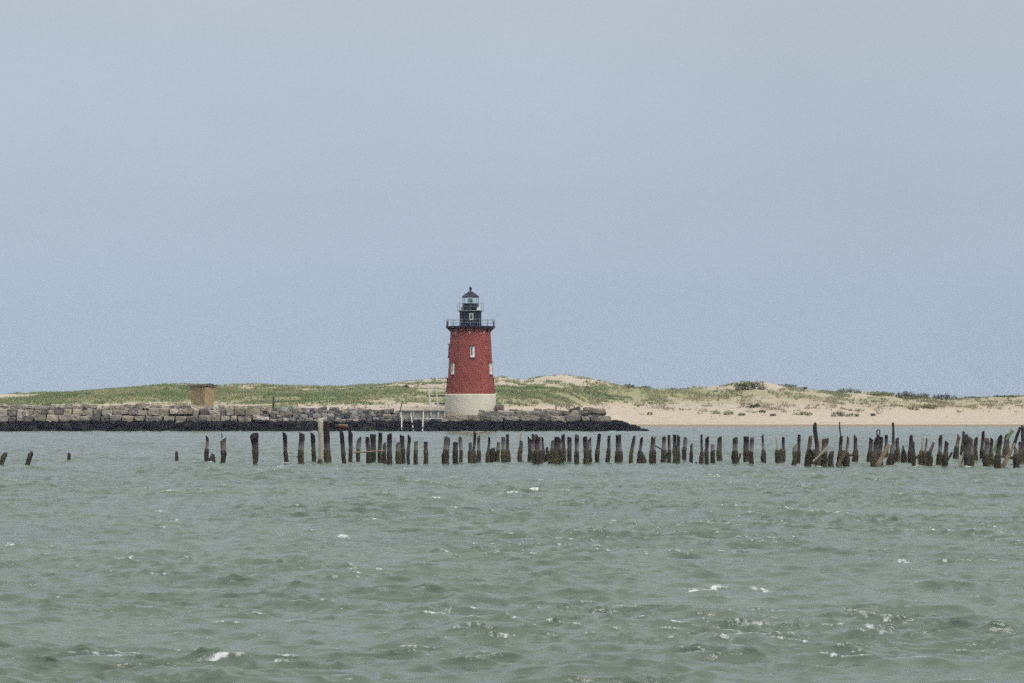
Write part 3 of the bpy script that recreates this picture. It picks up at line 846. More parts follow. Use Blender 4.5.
def build_lighthouse():
    L = empty("lighthouse", (LX, LD, 0))
    tag(L, "red conical lighthouse with black lantern on a pale concrete base", "lighthouse")
    px = lambda v: v * LS
    red = [(394.2, 23.5), (380, 22.7), (360, 21.6), (340, 20.5), (329.2, 19.9)]
    def rad(py): return px(np.interp(-py, [-a for a, b in red], [b for a, b in red]))
    bm = bmesh.new()
    lathe(bm, [(px(26.2), 1.0), (px(25.9), lz(418)), (px(25.4), lz(395)), (px(25.2), lz(394.4)), (px(24.2), lz(394.0))], 56)
    obj("base", bm, M['concrete'], L, False)
    bm = bmesh.new()
    prof = []
    for i in range(13):
        py = 394.0 - i * (394.0 - 330.6) / 12
        prof.append((rad(py), lz(py)))
        if i < 12 and i % 2 == 1:           # thin plate joints
            prof.append((rad(py - .18) - .012, lz(py - .18)))
            prof.append((rad(py - .36), lz(py - .36)))
    prof += [(px(20.6), lz(330.2)), (px(20.6), lz(329.4)), (px(21.2), lz(328.9)), (px(21.2), lz(328.5))]
    lathe(bm, prof, 56)
    obj("tower_wall", bm, M['red'], L, False)
    # windows: hood, frame, pane
    def window(az_deg, y0, y1, wpx=4.2, white=True, r=None):
        a = R(az_deg)
        pm = (y0 + y1) / 2
        rr = r if r else rad(pm)
        hgt = (y1 - y0) * LS; wd = px(wpx)
        slope = 0 if r else math.atan2(rad(y1) - rad(y0), hgt)
        m = Matrix.Rotation(a, 3, 'Z') @ Matrix.Rotation(-slope, 3, 'X')
        c = Vector((math.sin(a) * rr, -math.cos(a) * rr, lz(pm)))
        o = lambda x, y, z: c + m @ Vector((x, y, z))
        bm = bmesh.new(); t = .085
        box(bm, o(-wd / 2 + t / 2, -.04, 0), (t, .22, hgt), m); box(bm, o(wd / 2 - t / 2, -.04, 0), (t, .22, hgt), m)
        box(bm, o(0, -.04, hgt / 2 - t / 2), (wd - 2 * t - .004, .22, t), m); box(bm, o(0, -.05, -hgt / 2 + t / 2), (wd - 2 * t - .004, .26, t * 1.3), m)
        wf = obj("window", bm, M['white_paint'] if white else M['red_plain'], L)
        bm = bmesh.new(); box(bm, o(0, -.005, 0), (wd - 2 * t + .01, .08, hgt - 2 * t + .01), m)
        obj("pane", bm, M['dark_glass'], wf)
        if white:
            bm = bmesh.new()     # the right-hand sash stands open against the jamb, white towards us
            box(bm, o(wd * .20, -.06, -.03), (wd * .36, .06, hgt * .84), m)
            box(bm, o(-wd * .2, -.06, -hgt * .40), (wd * .3, .06, hgt * .10), m)
            obj("sash", bm, M['white_paint'], wf)
        bm = bmesh.new()
        box(bm, o(0, -.12, hgt / 2 + .12), (wd + .34, .42, .16), m); obj("hood", bm, M['red_plain'], wf)
        bm = bmesh.new(); box(bm, o(0, -.09, -hgt / 2 - .08), (wd + .2, .34, .12), m); obj("sill", bm, M['red_plain'], wf)
    window(6, 346.5, 357.5)
    window(-52, 363, 374.5)
    window(64, 363, 374.5)
    window(-93, 345, 357, white=False)
    window(-96, 379, 391, white=False)
    window(97, 379, 391, white=False)
    window(127, 346, 357, white=False)
    # small vents below the gallery
    for a in (-46, -2, 42):
        aa = R(a); rr = rad(333); m = Matrix.Rotation(aa, 3, 'Z')
        bm = bmesh.new(); box(bm, Vector((math.sin(aa) * rr, -math.cos(aa) * rr, lz(333))), (.34, .14, .42), m)
        obj("vent", bm, plain("vent_cover", (.34, .22, .20), (.42, .30, .28), 3), L)
    # gallery
    bm = bmesh.new(); lathe(bm, [(px(21.0), lz(328.5) + .004), (px(24.2), lz(328.2)), (px(24.7), lz(327.8)), (px(24.7), lz(326.3)), (px(24.2), lz(326.2))], 56)
    deck = obj("gallery_deck", bm, M['black'], L)
    for k in range(16):
        a = 2 * math.pi * (k + .5) / 16; m = Matrix.Rotation(a, 3, 'Z')
        bm = bmesh.new()
        pts = [(-.07, -px(19.9), lz(332.5)), (-.07, -px(21.2), lz(331)), (-.07, -px(24), lz(328.6)), (-.07, -px(19.9), lz(328.6))]
        a1 = [bm.verts.new(m @ Vector(p)) for p in pts]; a2 = [bm.verts.new(m @ Vector((.07, p[1], p[2]))) for p in pts]
        bm.faces.new(a1); bm.faces.new(a2[::-1])
        for i in range(4): bm.faces.new((a1[i], a2[i], a2[(i + 1) % 4], a1[(i + 1) % 4]))
        obj("bracket", bm, M['black'], deck)
    def railing(name, r, zb, zt, n, th, rails, mat, panel=None):
        bm = bmesh.new()
        for k in range(n):
            a = 2 * math.pi * k / n
            x, y = r * math.sin(a), r * math.cos(a)
            tube(bm, [(x, y, zb), (x, y, zt)], th * 1.2, 6)
        for f in rails:
            z = zb + (zt - zb) * f
            K = 48
            ring = [Vector((r * math.sin(2 * math.pi * k / K), r * math.cos(2 * math.pi * k / K), z)) for k in range(K)]
            for a, b in zip(ring, ring[1:] + ring[:1]): tube(bm, [a, b], th, 5)
        return obj(name, bm, mat, L)
    railing("gallery_railing", px(24.2), lz(326.2), lz(319.8), 16, .028, (.5, 1.0), M['grey_rail'])
    # black screens on both flanks of the railing
    for s in (-1, 1):
        bm = bmesh.new()
        for k in range(5):
            a0 = R(s * 90 - 14 + k * 5.6); a1 = R(s * 90 - 14 + (k + 1) * 5.6)
            r0, r1 = px(23.9), px(23.9) - .07
            p = [(r0 * math.sin(a0), -r0 * math.cos(a0)), (r0 * math.sin(a1), -r0 * math.cos(a1)), (r1 * math.sin(a1), -r1 * math.cos(a1)), (r1 * math.sin(a0), -r1 * math.cos(a0))]
            lo = [bm.verts.new((*q, lz(326.2))) for q in p]; hi = [bm.verts.new((*q, lz(321))) for q in p]
            for i in range(4): bm.faces.new((lo[i], lo[(i + 1) % 4], hi[(i + 1) % 4], hi[i]))
            bm.faces.new(lo[::-1]); bm.faces.new(hi)
        obj("railing_screen", bm, M['black'], L)
    # watch room
    bm = bmesh.new(); lathe(bm, [(px(11.5), lz(326.25)), (px(11.5), lz(325)), (px(11.2), lz(324.8)), (px(11.2), lz(312.4)), (px(11.7), lz(312)), (px(11.7), lz(311.4))], 12, a0=R(15))
    wr = obj("watch_room", bm, M['black'], L)
    rr = px(11.2) * math.cos(R(15))
    c = Vector((px(1.0), -rr, lz(317)))
    bm = bmesh.new()
    for s in (-1, 1): box(bm, c + Vector((s * .26, -.03, 0)), (.10, .12, 1.06), None)
    for s in (-1, 1): box(bm, c + Vector((0, -.03, s * .47)), (.405, .12, .12), None)
    wf = obj("window", bm, M['white_paint'], wr)
    bm = bmesh.new(); box(bm, c + Vector((0, .02, 0)), (.44, .08, .86), None); obj("pane", bm, M['dark_glass'], wf)
    # lantern gallery
    bm = bmesh.new(); lathe(bm, [(px(11.6), lz(311.4) + .003), (px(13.2), lz(311.1)), (px(13.2), lz(310.5)), (px(8), lz(310.4))], 24)
    obj("lantern_deck", bm, M['grey_rail'], L)
    railing("lantern_railing", px(13.0), lz(310.5), lz(303.3), 12, .018, (.5, 1.0), M['grey_rail'])
    bm = bmesh.new(); lathe(bm, [(px(8.1), lz(310.4) + .003), (px(8.1), lz(304.6)), (px(8.4), lz(304.2)), (px(8.4), lz(303.6)), (px(7.9), lz(303.5))], 10, a0=R(18))
    lp = obj("lantern_parapet", bm, M['black'], L)
    bm = bmesh.new(); lathe(bm, [(px(7.7), lz(303.4)), (px(7.7), lz(297.4))], 10, a0=R(18), cap=False)
    obj("lantern_glass", bm, M['lantern_glass'], L)
    bm = bmesh.new()
    for k in range(10):
        a = R(18) + 2 * math.pi * k / 10; r = px(7.8)
        tube(bm, [(r * math.sin(a), r * math.cos(a), lz(303.5)), (r * math.sin(a), r * math.cos(a), lz(297.3))], .035, 5)
    obj("glazing_bars", bm, M['grey_rail'], L)
    bm = bmesh.new(); lathe(bm, [(.12, lz(303.5)), (.16, lz(302.4)), (.30, lz(301.8)), (.34, lz(300.3)), (.27, lz(298.9)), (.1, lz(298.4))], 16)
    obj("lens", bm, plain("lamp_lens", (.08, .12, .13), (.15, .2, .2), 3, .2, 0, .01, spec=.7), L)
    bm = bmesh.new(); lathe(bm, [(px(7.9), lz(297.5)), (px(8.9), lz(297.2)), (px(8.7), lz(296.5)), (px(6.4), lz(294.6)), (px(3.8), lz(292.7)), (px(1.5), lz(291.4)), (px(.9), lz(291))], 10, a0=R(18))
    rf = obj("roof", bm, M['black'], L)
    bm = bmesh.new(); lathe(bm, [(px(.8), lz(291.2)), (px(.9), lz(289.8)), (px(1.3), lz(289.2)), (px(1.3), lz(287.8)), (px(.9), lz(287.2)), (px(.15), lz(286.9)), (px(.12), lz(285.6))], 12)
    obj("vent_cap", bm, M['black'], rf)
    bm = bmesh.new()
    tube(bm, [(px(-9.0), .3, lz(310)), (px(-9.0), .3, lz(307))], .16, 6); obj("lamp_box", bm, M['white_paint'], L)
    bm = bmesh.new(); box(bm, (px(8.3), -px(9.0), lz(309)), (.62, .4, .5)); obj("equipment_box", bm, M['white_paint'], L)
build_lighthouse()


# ------------------------------------------------------------------ brick hut on the breakwater
def build_hut():
    d = 500.0; s = d / F
    c = P(202.5, 408.5, d)
    h = empty("brick_hut", (c.x, d, c.z), R(-28))
    tag(h, "small square brown brick hut with flat roof slab behind the breakwater", "hut")
    W = 2.75; T = 21.6 * s
    bm = bmesh.new()
    lo, hi = W * .47, W * .53
    n = 7
    rings = []
    for k in range(n):
        f = k / (n - 1); r = lo + (hi - lo) * f; z = -.5 + (T + .5) * f
        ring = []
        for (ax, ay, bx, by) in ((-1, -1, 1, -1), (1, -1, 1, 1), (1, 1, -1, 1), (-1, 1, -1, -1)):
            for q in range(6):
                g = q / 6
                ring.append(bm.verts.new(((ax + (bx - ax) * g) * r + random.uniform(-.035, .035), (ay + (by - ay) * g) * r + random.uniform(-.035, .035), z + (random.uniform(-.05, .05) if 0 < k < n - 1 else 0))))
        rings.append(ring)
    for a, b in zip(rings, rings[1:]):
        for i in range(24): bm.faces.new((a[i], a[(i + 1) % 24], b[(i + 1) % 24], b[i]))
    bm.faces.new(rings[-1]); bm.faces.new(rings[0])
    wl = obj("wall", bm, M['brick'], h)
    bm = bmesh.new(); rock_mesh(bm, (-.12, 0, T + .17), (W * 1.30, W * 1.26, .30), 0, .02, 0, 3, None, sq=.97)
    obj("roof_slab", bm, plain("stained_roof_slab", (.10, .085, .06), (.20, .17, .12), 2, .95, .5, .05), h)
    bm = bmesh.new()
    for k in range(90):
        x = random.gauss(1.15, .26); y = random.gauss(.1, .4); a = random.uniform(0, 6.28); l = random.uniform(.05, .4)
        v = [bm.verts.new(p) for p in ((x - .09 * math.cos(a), y - .09 * math.sin(a), T + .2), (x + .09 * math.cos(a), y + .09 * math.sin(a), T + .2), (x + random.uniform(-.2, .25), y + random.uniform(-.2, .2), T + .3 + l))]
        bm.faces.new(v)
    obj("roof_weeds", bm, plain("dark_weeds", (.018, .024, .018), (.04, .05, .035), 3), h)
build_hut()


# ------------------------------------------------------------------ landing by the lighthouse
def build_landing():
    d = 488.3; s = d / F
    c = P(422.5, 419, d)
    L = empty("landing_stage", (c.x, d, 0))
    tag(L, "pale concrete landing stage with thin white legs beside the lighthouse", "landing stage")
    q = lambda px, py, dy=0.0: P(px, py, d) - Vector((c.x, d, 0)) + Vector((0, dy, 0))
    a, b = q(400, 418.5), q(445, 411.2)
    bm = bmesh.new(); box(bm, ((a.x + b.x) / 2, 2.0, (a.z + b.z) / 2), (b.x - a.x, 3.6, b.z - a.z)); obj("wall", bm, M['deck_concrete'], L)
    bm = bmesh.new(); box(bm, ((a.x + b.x) / 2, 1.9, b.z + .11), (b.x - a.x + .3, 4.1, .2)); obj("deck", bm, M['deck_concrete'], L)
    bm = bmesh.new(); box(bm, ((a.x + b.x) / 2, .08, a.z - .02), (b.x - a.x + .1, .24, .24)); obj("sill", bm, M['white_wood'], L)
    for p, w in ((401, 2.2), (411, 1.5), (413.5, 1.2), (423.4, 1.3), (431, 1.2), (438.3, 1.5), (444.6, 1.3)):
        t = q(p, 411.4); bm = bmesh.new(); box(bm, (t.x, .06, (a.z + b.z) / 2 + .06), (w * s, .2, b.z - a.z - .3)); obj("post", bm, M['white_wood'], L)
    for (p0, y0, p1, y1, w) in ((401.8, 417, 402.6, 434, .11), (411.2, 416, 414.6, 433, .11), (423.4, 412, 423.3, 434, .09)):
        t, u = q(p0, y0, -.25), q(p1, y1, -.9); t.y = -.25; u.y = -4.6
        u.z = -.3
        bm = bmesh.new(); tube(bm, [t, (t + u) / 2, u], w, 8, .05); obj("leg", bm, M['white_wood'], L)
    d2 = 490.5
    g = empty("pole_frame", (P(433, 418, d2).x, d2, P(433, 411, d2).z))
    tag(g, "two tall leaning white poles with dark crossbars on the landing stage", "pole frame")
    q2 = lambda px, py: P(px, py, d2) - Vector(g.location)
    for (p0, y0, p1, y1) in ((428.2, 388, 430.8, 412.0), (435.7, 387, 438.4, 412.0)):
        bm = bmesh.new(); tube(bm, [q2(p1, y1), q2((p0 + p1) / 2 + .1, (y0 + y1) / 2), q2(p0, y0)], [.16, .15, .13], 8, .05); obj("pole", bm, M['white_wood'], g)
    for (p0, p1, yy) in ((426.5, 445.2, 396), (435, 445.2, 403.6)):
        bm = bmesh.new(); u, v = q2(p0, yy), q2(p1, yy - .3); u.y += .2; v.y += .2
        tube(bm, [u, v], .14, 6); obj("crossbar", bm, M['black_wood'], g)
build_landing()

# loose boulders and lone sticks on and by the breakwater
def boulder(px, py, w, h, tint, label, d=491.5, tilt=0.0, group="loose boulders lying on the breakwater", sq=.72):
    bm = bmesh.new(); lay = bm.verts.layers.float_color.new("tint")
    s = d / F
    rock_mesh(bm, (0, 0, h * s / 2), (w * s, max(w * s * .8, .8), h * s), random.uniform(-.3, .3), .10, tilt, 2, lay, tint, sq)
    o = obj("boulder", bm, M['stone']); p = P(px, py, d); o.location = (p.x, d, p.z)
    tag(o, label, "boulder", group)
boulder(451, 420.5, 10, 5, (.27, .22, .17), "brown boulder below the lighthouse's base, next to the landing stage", 488.8)
boulder(462, 421, 13, 6, (.30, .27, .21), "tan boulder in front of the middle of the lighthouse base", 488.8)
boulder(474, 420.5, 12, 5.5, (.24, .21, .17), "wide brownish boulder below the lighthouse base, beside the tan one", 488.8, .1)
boulder(486, 420, 11, 7.5, (.17, .16, .145), "dark grey boulder leaning on the beach side of the lighthouse base", 489.2, -.15)
boulder(494, 417.5, 9, 6, (.22, .20, .17), "upper grey boulder at the corner of the lighthouse base", 490.5, .2)
boulder(499, 412, 9, 7, (.20, .16, .14), "reddish brown boulder standing on the crest beside the lighthouse", 493.5, .1)
boulder(574.5, 411.5, 11, 3.6, (.085, .075, .08), "dark tilted slab propped on the crest near the breakwater's tip", 493, -.32)
boulder(262.5, 420, 12.5, 3.0, (.50, .49, .44), "pale flat slab lying low on the dark breakwater slope", 487.9, .03)
boulder(594, 414, 22, 5.5, (.23, .20, .16), "long brown capstone at the end of the breakwater crest", 490.2, .08)
boulder(47, 408, 5.5, 4, (.10, .09, .085), "small dark stone on the crest near the breakwater's far end", 494)
boulder(147, 408.8, 6, 4.5, (.09, .08, .09), "small dark pointed stone on the crest in front of the sand", 494)
boulder(285, 412, 7, 4.5, (.40, .39, .36), "small whitish boulder on the crest beyond the brick hut", 490.4)

def stick(name, p0, p1, d, r, mat, label, cat):
    a, b = P(*p0, d), P(*p1, d)
    bm = bmesh.new(); tube(bm, [Vector((0, 0, -.35)), (b - a) * .5 + Vector((.03, 0, 0)), b - a], [r, r * .9, r * .7], 7, .12)
    o = obj(name, bm, mat); o.location = a
    tag(o, label, cat)
stick("marker_post", (273.3, 410), (273.5, 397), 492, .17, M['black_wood'], "lone dark upright post on the breakwater crest past the brick hut", "post")
stick("driftwood_stick", (399.7, 411), (402.5, 401.2), 492, .09, M['black_wood'], "thin dark stick leaning at the corner of the landing stage", "stick")
stick("stake", (556, 412), (555.8, 404.8), 494, .12, M['brown_timber'], "short brown stake upright on the crest beyond the lighthouse", "stake")


# ------------------------------------------------------------------ shrubs on the dunes
def ground_at(px, y):
    x = (px - 512) * y / F
    return x, float(dune_z(np.array([x]), np.array([y]))[0])

def find_y(px, py):
    """distance at which the ground is seen at this height"""
    yy = np.arange(505, 700, 1.0); xx = (px - 512) * yy / F
    zz = dune_z(xx, yy); pp = HZ - (zz - H) * F / yy
    run = np.minimum.accumulate(pp)
    k = np.where(pp <= py)[0]
    return float(yy[k[0]]) if len(k) else float(yy[np.argmin(pp)])

def shrub(px, py, w, h, col, label, group="shrubs dotted over the dunes", name="shrub"):
    """px, py the foot in the picture; w, h in pixels"""
    y = find_y(px, py); s = y / F
    x, z = ground_at(px, y)
    W, Hh = w * s, h * s
    t = empty(name, (x, y, z)); tag(t, label, "shrub", group)
    n = int(min(2600, max(160, 190 * W * Hh)))
    # a handful of rounded branches of leaves with gaps between
    k = max(3, int(W / 1.1))
    cx = np.linspace(-.40, .40, k) * W + rng.normal(0, .06 * W / k, k); cz = rng.uniform(.42, .58, k) * Hh * (1 - .5 * (np.abs(cx) / (W / 2)) ** 2); cyy = rng.normal(0, .18 * W ** .5, k)
    rr = np.maximum(.36 * Hh, .95 * W / k) * rng.uniform(.75, 1.2, k)
    i = rng.integers(0, k, n)
    u = rng.normal(0, 1, (n, 3)); u /= np.linalg.norm(u, axis=1)[:, None]; u *= (rng.random((n, 1)) ** .45)
    p = np.stack([cx[i] + u[:, 0] * rr[i], cyy[i] + u[:, 1] * rr[i], np.maximum(cz[i] + u[:, 2] * np.minimum(rr[i], .55 * Hh), .03)], -1)
    L = rng.uniform(.08, .17, (n, 1))
    a = rng.normal(0, 1, (n, 3)) * (1, 1, .5); a /= np.linalg.norm(a, axis=1)[:, None]
    b = np.cross(rng.normal(0, .45, (n, 3)) + (0, 0, 1), a); b /= np.linalg.norm(b, axis=1)[:, None]
    co = np.stack([p - a * L, p - b * L * .6, p + a * L, p + b * L * .6], 1).reshape(-1, 3)
    tone = rng.uniform(.75, 1.25, k)[i] * rng.uniform(.65, 1.35, n)
    c = np.array(col)[None] * tone[:, None]
    me = mesh_np("foliage", co, np.arange(len(co)).reshape(-1, 4), np.repeat(c, 4, 0))
    link("foliage", me, M['leaf'], t)
    bm = bmesh.new()
    for q in range(k): tube(bm, [(cx[q] * .25, 0, -.2), (cx[q] * .7, cyy[q] * .5, cz[q] * .5), (cx[q], cyy[q], cz[q])], [.07, .05, .03], 5)
    obj("stem", bm, M['stem'], t)

DK, MG, OL, LG = (.034, .054, .026), (.085, .125, .045), (.18, .19, .075), (.18, .225, .08)
for a in [
    (750, 390, 30, 8, MG, "broad low dark green shrub on the dune ridge above the sand"),
    (786, 385.5, 14, 3, MG, "thin low shrub on the ridge just past the broad dark shrub"),
    (629, 387, 9, 4, DK, "small dark shrub on the skyline where the high dune ends"),
    (646, 388, 7, 2.6, MG, "tiny low shrub on the skyline beyond the high dune"),
    (805, 389.5, 4, 3.2, DK, "tiny dark round bush on the sandy ridge"),
    (849, 393, 21, 5, OL, "olive low shrub with flat crown on the ridge"),
    (882, 396.5, 22, 4.5, LG, "wide light green shrub next to the darkest round bush"),
    (906, 399, 16, 8.5, DK, "darkest round bush on the skyline above the right-hand beach"),
    (923, 398, 10, 5, MG, "mid green bush between the darkest bush and the twin bush"),
    (944, 398.5, 20, 6.5, DK, "dark bush with two humps on the skyline above the beach"),
    (972, 398, 16, 2.2, MG, "low dark green thicket on the skyline past the two-humped bush"),
    (1006, 397.5, 24, 2.2, MG, "long low thicket on the skyline at the picture's right edge"),
    (752, 408.5, 4, 4, DK, "small dark bush on open sand, nearer one of a close pair"),
    (757, 407.5, 4.5, 5, DK, "slightly taller dark bush on open sand, second of a close pair"),
    (762.5, 413, 5, 3.4, DK, "small dark bush on the sand below the close pair"),
    (716, 414, 7, 4, OL, "small olive clump at the top of the beach, farthest from the bare sand"),
    (729, 415, 8, 4.5, OL, "olive clump at the top of the beach with ragged top"),
    (742, 416, 5, 3.5, OL, "tiny olive clump at the top of the beach"),
    (773, 416, 5, 2.6, DK, "flat dark tuft at the top edge of the beach"),
    (803, 415.5, 14, 4, LG, "spreading green plant along the top of the beach"),
    (838, 416.5, 11, 5.5, LG, "bright green upright plant at the top of the beach"),
    (852, 416.5, 12, 3.2, OL, "low olive plant trailing beside the bright green plant"),
    (873, 416, 4, 3.4, DK, "single dark brown tuft alone on the upper beach"),
    (913, 410, 9, 4, OL, "olive bush on the sand slope under the darkest round bush"),
    (929, 409, 11, 5, OL, "larger olive bush on the sand slope under the two-humped bush"),
    (650, 415, 5, 3.4, OL, "olive tuft at the top of the beach above the breakwater's tip"),
    (406, 388.5, 5, 3.4, DK, "small dark bush on the dune top behind the landing stage"),
    (166, 391, 5, 3, DK, "small dark bush in the grass before the brick hut"),
]:
    shrub(*a)


# ------------------------------------------------------------------ old pier piles: names and shapes
# phrases that say which pile is meant: a thing one can find, and the count from it
MARKS = [(14, "the leaning pair"), (69, "the lone stub"), (207, "the ragged pair"), (255, "the thick tapered pile"), (320, "the tall pale pole"), (345, "the rust-capped pair"),
         (392, "the landing stage's legs"), (446, "the lighthouse's near edge"), (495, "the lighthouse's far edge"), (540, "the dense clump"), (592, "the breakwater capstone"), (645, "the breakwater's low tip"),
         (690, "the tiny stub"), (735, "the broad ridge shrub"), (779, "the thin pale spar"), (816, "the tallest dark pole"), (856, "the low rail"), (880, "the iron loop"), (912, "the small pointed stub"),
         (945, "the crooked branch"), (975, "the distant whitecap"), (999, "the green algae slab"), (1020, "the row's beach end")]
ORD = ["first", "second", "third", "fourth", "fifth", "sixth", "seventh", "eighth", "ninth"]
for p in piles:
    m = min(MARKS, key=lambda k: abs(k[0] - p['xb']))
    p['mark'] = m
for m in MARKS:
    for side in (-1, 1):
        g = sorted([p for p in piles if p['mark'] is m and (p['xb'] >= m[0]) == (side > 0)], key=lambda p: abs(p['xb'] - m[0]))
        for i, p in enumerate(g):
            p['ord'] = ORD[i]; p['side'] = 'beach' if side > 0 else 'sea'
LOOK = dict(d='dark', g='grey-banded', b='brown', r='reddish', p='pale', s='weedy')

def build_pile(p):
    d = H * F / (p['yb'] - HZ); s = d / F
    foot = P(p['xb'], p['yb'], d); top = P(p['xt'], p['yt'], d)
    hgt = top.z
    t = empty("timber_pile", (foot.x, d, 0))
    lean = top.x - foot.x; ly = random.uniform(-.12, .12) * hgt
    wide = .53 if p['xb'] < 780 else .60
    r0, r1 = p['wb'] * s * wide, p['wt'] * s * wide
    stub = p['look'] == 's'
    size = "short" if hgt < 1.35 else ("tall" if hgt > 2.15 else "")
    thick = "thin" if p['wt'] < 2.7 else ("thick" if p['wt'] > 4.9 else "")
    slant = " leaning" if abs(lean) > .22 else ""
    words = [w_ for w_ in (size, thick, LOOK[p['look']]) if w_]
    lab = " ".join(words) + slant + (" stub, " if stub else " pile, ") + p['ord'] + " on the " + p['side'] + " side of " + p['mark'][1]
    tag(t, lab[0].lower() + lab[1:], "pile", "old pier piles standing in the water")
    # bare timber
    n = 9; K = 9
    bm = bmesh.new()
    pts, rad = [], []
    wl = random.uniform(.78, .95)                           # the weed's upper edge
    core0 = min(r0 * .82, max(r1 * 1.05, .10)) if not stub else r0 * .6
    wob = random.uniform(-.04, .04)
    for k in range(K):
        f = k / (K - 1); z = -.9 + (hgt + .9) * f; g = max(z, 0) / max(hgt, .1)
        pts.append(Vector((lean * g + wob * math.sin(g * 5), ly * g, z)))
        rad.append(core0 + (r1 - core0) * g)
    rings = tube(bm, pts, rad, n, .09)
    # broken, weathered head: some staves stand higher than others
    a0 = random.uniform(0, 6.28); jag = min(.35, r1 * random.choice([.5, .9, 1.6, 2.6]))
    for i, v in enumerate(rings[-1]):
        v.co.z += -jag * (.5 + .5 * math.sin(a0 + 2 * math.pi * i / n)) + random.uniform(-.03, .03)
    for i, v in enumerate(rings[-2]):
        v.co.z -= jag * .3
    mat = {'d': M['pile'], 'g': M['pile_g'], 'r': M['pile_r'], 'b': M['pile_b'], 'p': M['pale_timber'], 's': M['crust']}[p['look']]
    o = obj("post", bm, mat, t)
    # sleeve of rockweed and mussels below the tide line
    if p['look'] != 'p' or p['wb'] > 5:
        top_z = min(wl, hgt * (.98 if stub else .8))
        bm = bmesh.new(); pts, rad = [], []
        for k in range(9):
            f = k / 8; z = -.9 + (top_z + .9) * f; g = max(z, 0) / max(hgt, .1)
            c = core0 + (r1 - core0) * g
            full = max(r0, c + .015)
            e = 1.0 if f < .8 else (1 - (f - .8) / .2 * .75)
            pts.append(Vector((lean * g + wob * math.sin(g * 5), ly * g, z)))
            rad.append((c + .012) * (1 - e) + full * e)
        rg = tube(bm, pts, rad, 11, .17)
        for ring in rg[2:]:
            for v in ring: v.co.z += random.uniform(-.05, .05)
        obj("weed_sleeve", bm, M['crust'], t, True)
    elif p['look'] == 'p':
        bm = bmesh.new(); tube(bm, [(0, 0, -.8), (0, 0, .1), (0, 0, .32)], [r0 * 1.1, r0 * 1.12, r0 * 1.03], 10, .12); obj("weed_sleeve", bm, M['crust'], t, True)
    p['obj'] = t; p['d'] = d; p['top'] = Vector((lean, ly, hgt))
    return t
for p in piles: build_pile(p)

def nearest(px, front=None):
    return min(piles, key=lambda p: abs(p['xt'] - px) + (0 if p['look'] != 's' else 4))

def fitting(name, px, pts, r, mat):
    """iron left on a pile's head; points in picture units at the pile's distance"""
    p = nearest(px); d = p['d']; o = Vector((p['obj'].location.x, d, 0))
    bm = bmesh.new(); q = [P(a, b, d) - o for a, b in pts]
    for v in q: v.y += p['top'].y
    tube(bm, q, r, 6); obj(name, bm, mat, p['obj'])
fitting("iron_pin", 223, [(222, 438), (221.6, 433)], .035, M['rust'])
fitting("iron_rod", 841, [(840.6, 437), (839.6, 430), (839.3, 422)], .045, M['black_wood'])
fitting("iron_rod", 893, [(893, 433), (893, 428), (892.8, 422.6)], .075, M['black_wood'])
fitting("iron_loop", 878.5, [(876.8, 435), (876.8, 430.6), (877.6, 430), (879.2, 430), (879.8, 430.8), (879.6, 435)], .045, M['black_wood'])
fitting("stub_spar", 474.2, [(474.4, 433), (474.3, 429)], .05, M['black_wood'])
fitting("pale_splinter", 521, [(520.8, 441), (521, 433)], .05, M['pale_timber'])

def timber(p0, p1, w, mat, label, yb=465, group="loose timbers caught among the piles", flat=.7, w2=None, dd=0.0, name="fallen_timber"):
    d = H * F / (yb - HZ); s = d / F
    a, b = P(*p0, d), P(*p1, d); b.y += dd
    bm = bmesh.new(); v = b - a
    k = max(4, int(v.length / .35))
    pts = [v * (i / k) + Vector((random.uniform(-.02, .02), 0, random.uniform(-.02, .02))) for i in range(k + 1)]
    r = [(w + ((w2 or w) - w) * i / k) * s / 2 for i in range(k + 1)]
    tube(bm, pts, r, 8, .10, flat)
    o = obj(name, bm, mat); o.location = a
    tag(o, label, "timber", group)
    return o
timber((335.5, 426.2), (349.5, 428.0), 3.6, M['rust'], "rusty cross beam capping two dark piles, lower of the two beams", 464.7)
timber((339.0, 424.8), (347.5, 425.4), 1.8, M['tan_timber'], "thin tan plank lying on top of the rusty cross beam", 464.7)
timber((352.5, 452.6), (384.5, 450.6), 1.6, M['tan_timber'], "tan rail running level across several piles near the rusty beam", 465.4, w2=1.4)
timber((654.5, 445.2), (665, 451.2), 1.4, M['black_wood'], "thin dark brace slanting down between piles near the breakwater's tip", 464)
timber((670, 450.5), (660.5, 461.5), 2.4, M['crust'], "weedy brace slanting to the water near the breakwater's tip", 463)
timber((829.2, 445.6), (812.8, 461.8), 2.7, M['pale_timber'], "pale slanting timber crossing the clump under the tallest dark pole", 468, w2=2.0)
timber((808, 450), (826.5, 462.5), 3.6, M['crust'], "dark weedy timber crossing behind the pale slanting one", 467)
timber((819.6, 452), (819.4, 439.4), 3.4, M['pale_timber'], "upright grey board beside the tallest dark pole", 466.2, flat=.25)
timber((847, 455.6), (858, 454.4), 2.2, M['crust'], "low weedy rail joining two piles beside the tall rod pile", 464.2)
timber((845.6, 450.5), (838.2, 466), 3.0, M['brown_timber'], "brown leaning timber between piles, next to the low weedy rail", 467.6, w2=4.2)
timber((889.0, 444.6), (877.6, 466), 3.6, M['tan_timber'], "broad tan timber leaning against the pile with the tall rod", 468, w2=5.4)
timber((933.6, 442.4), (926.8, 462), 2.6, M['brown_timber'], "brown timber with forked head leaning over a weedy stub", 467.6, w2=5.0)
timber((740.6, 453.0), (737.2, 464.5), 2.2, M['crust'], "short crooked branch of weed at the foot of a grey-banded pile", 464.8)
timber((952.0, 452.0), (945.4, 464.0), 2.4, M['crust'], "crooked weedy branch sticking out between two front piles", 467)
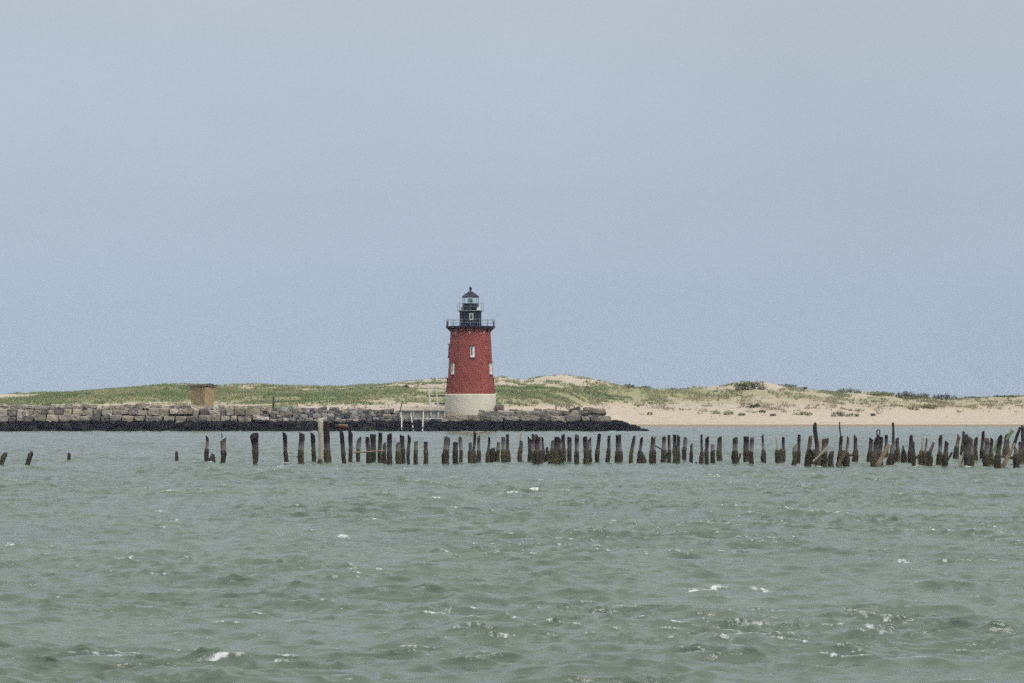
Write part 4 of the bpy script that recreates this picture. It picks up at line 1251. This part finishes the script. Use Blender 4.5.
timber((965.4, 449.4), (958.6, 469.0), 2.8, M['pale_timber'], "pale timber slanting into the water below the distant whitecap", 468.6, w2=4.4)
timber((1014.8, 443.2), (1001.6, 469.0), 2.8, M['tan_timber'], "long tan timber slanting into the water beside the algae slab", 468.8, w2=4.8)
timber((1020.2, 427.6), (1013.2, 446), 2.6, M['pile'], "dark beam leaning steeply above the long tan timber", 467.4, w2=3.8)
timber((1012.6, 430.2), (1006.6, 439.5), 4.0, M['algae'], "short green algae-covered timber leaning on a pile head near the beach end", 463.8, w2=3.0)
timber((1000.4, 439.8), (996.2, 453.6), 7.0, M['algae'], "broad pale green algae slab hanging on a dark pile", 468.2, w2=8.6, flat=.3, name="algae_slab")
timber((384, 462.6), (392.5, 461.6), 3.0, M['crust'], "weedy block wedged between piles under the landing stage", 465)
timber((560, 459), (548, 462), 3.4, M['crust'], "weedy beam low in the dense clump", 464.5)
timber((919.5, 455.5), (914.5, 458.5), 2.6, M['crust'], "short weedy beam beside the small pointed stub", 465.2)
timber((1002, 456), (1020, 459.5), 3.2, M['crust'], "weedy low beam among the last piles at the beach end", 465.6)


# ------------------------------------------------------------------ a gull passing the lantern
def build_gull():
    d = 470.0; p = P(498.3, 315, d)
    g = empty("gull", p, R(20)); tag(g, "small grey gull flying beside the lighthouse lantern", "bird")
    bm = bmesh.new()
    tube(bm, [(-.24, 0, -.02), (-.17, 0, 0), (-.02, 0, .0), (.12, 0, .02), (.2, 0, .04), (.25, 0, .03), (.30, 0, .02)], [.015, .045, .075, .06, .045, .035, .008], 8)
    for s in (-1, 1):
        st = [(0.0, .05 * s, .03, .16), (.04, .26 * s, .13, .14), (-.02, .46 * s, .08, .09), (-.10, .62 * s, .0, .02)]
        rows = []
        for (x, y, z, c) in st:
            rows.append([bm.verts.new((x + c / 2, y, z)), bm.verts.new((x, y, z + .018)), bm.verts.new((x - c / 2, y, z)), bm.verts.new((x, y, z - .01))])
        for a, b in zip(rows, rows[1:]):
            for i in range(4): bm.faces.new((a[i], a[(i + 1) % 4], b[(i + 1) % 4], b[i]))
        bm.faces.new(rows[0]); bm.faces.new(rows[-1])
    obj("body", bm, M['gull'], g, True)
build_gull()


# ------------------------------------------------------------------ sea haze
def build_haze():
    m = bpy.data.materials.new("sea_haze"); m.use_nodes = True
    t = m.node_tree; t.nodes.clear()
    o = t.nodes.new("ShaderNodeOutputMaterial")
    v = t.nodes.new("ShaderNodeVolumePrincipled")
    v.inputs['Color'].default_value = (.90, .94, 1.0, 1)
    v.inputs['Density'].default_value = HAZE
    v.inputs['Anisotropy'].default_value = .2
    t.links.new(v.outputs[0], o.inputs['Volume'])
    bm = bmesh.new(); box(bm, (0, 0, 14), (6400, 6400, 36))
    h = obj("haze", bm, m)
    tag(h, "thin pale sea haze over the water", "haze", kind="stuff")
HAZE = .00008
build_haze()
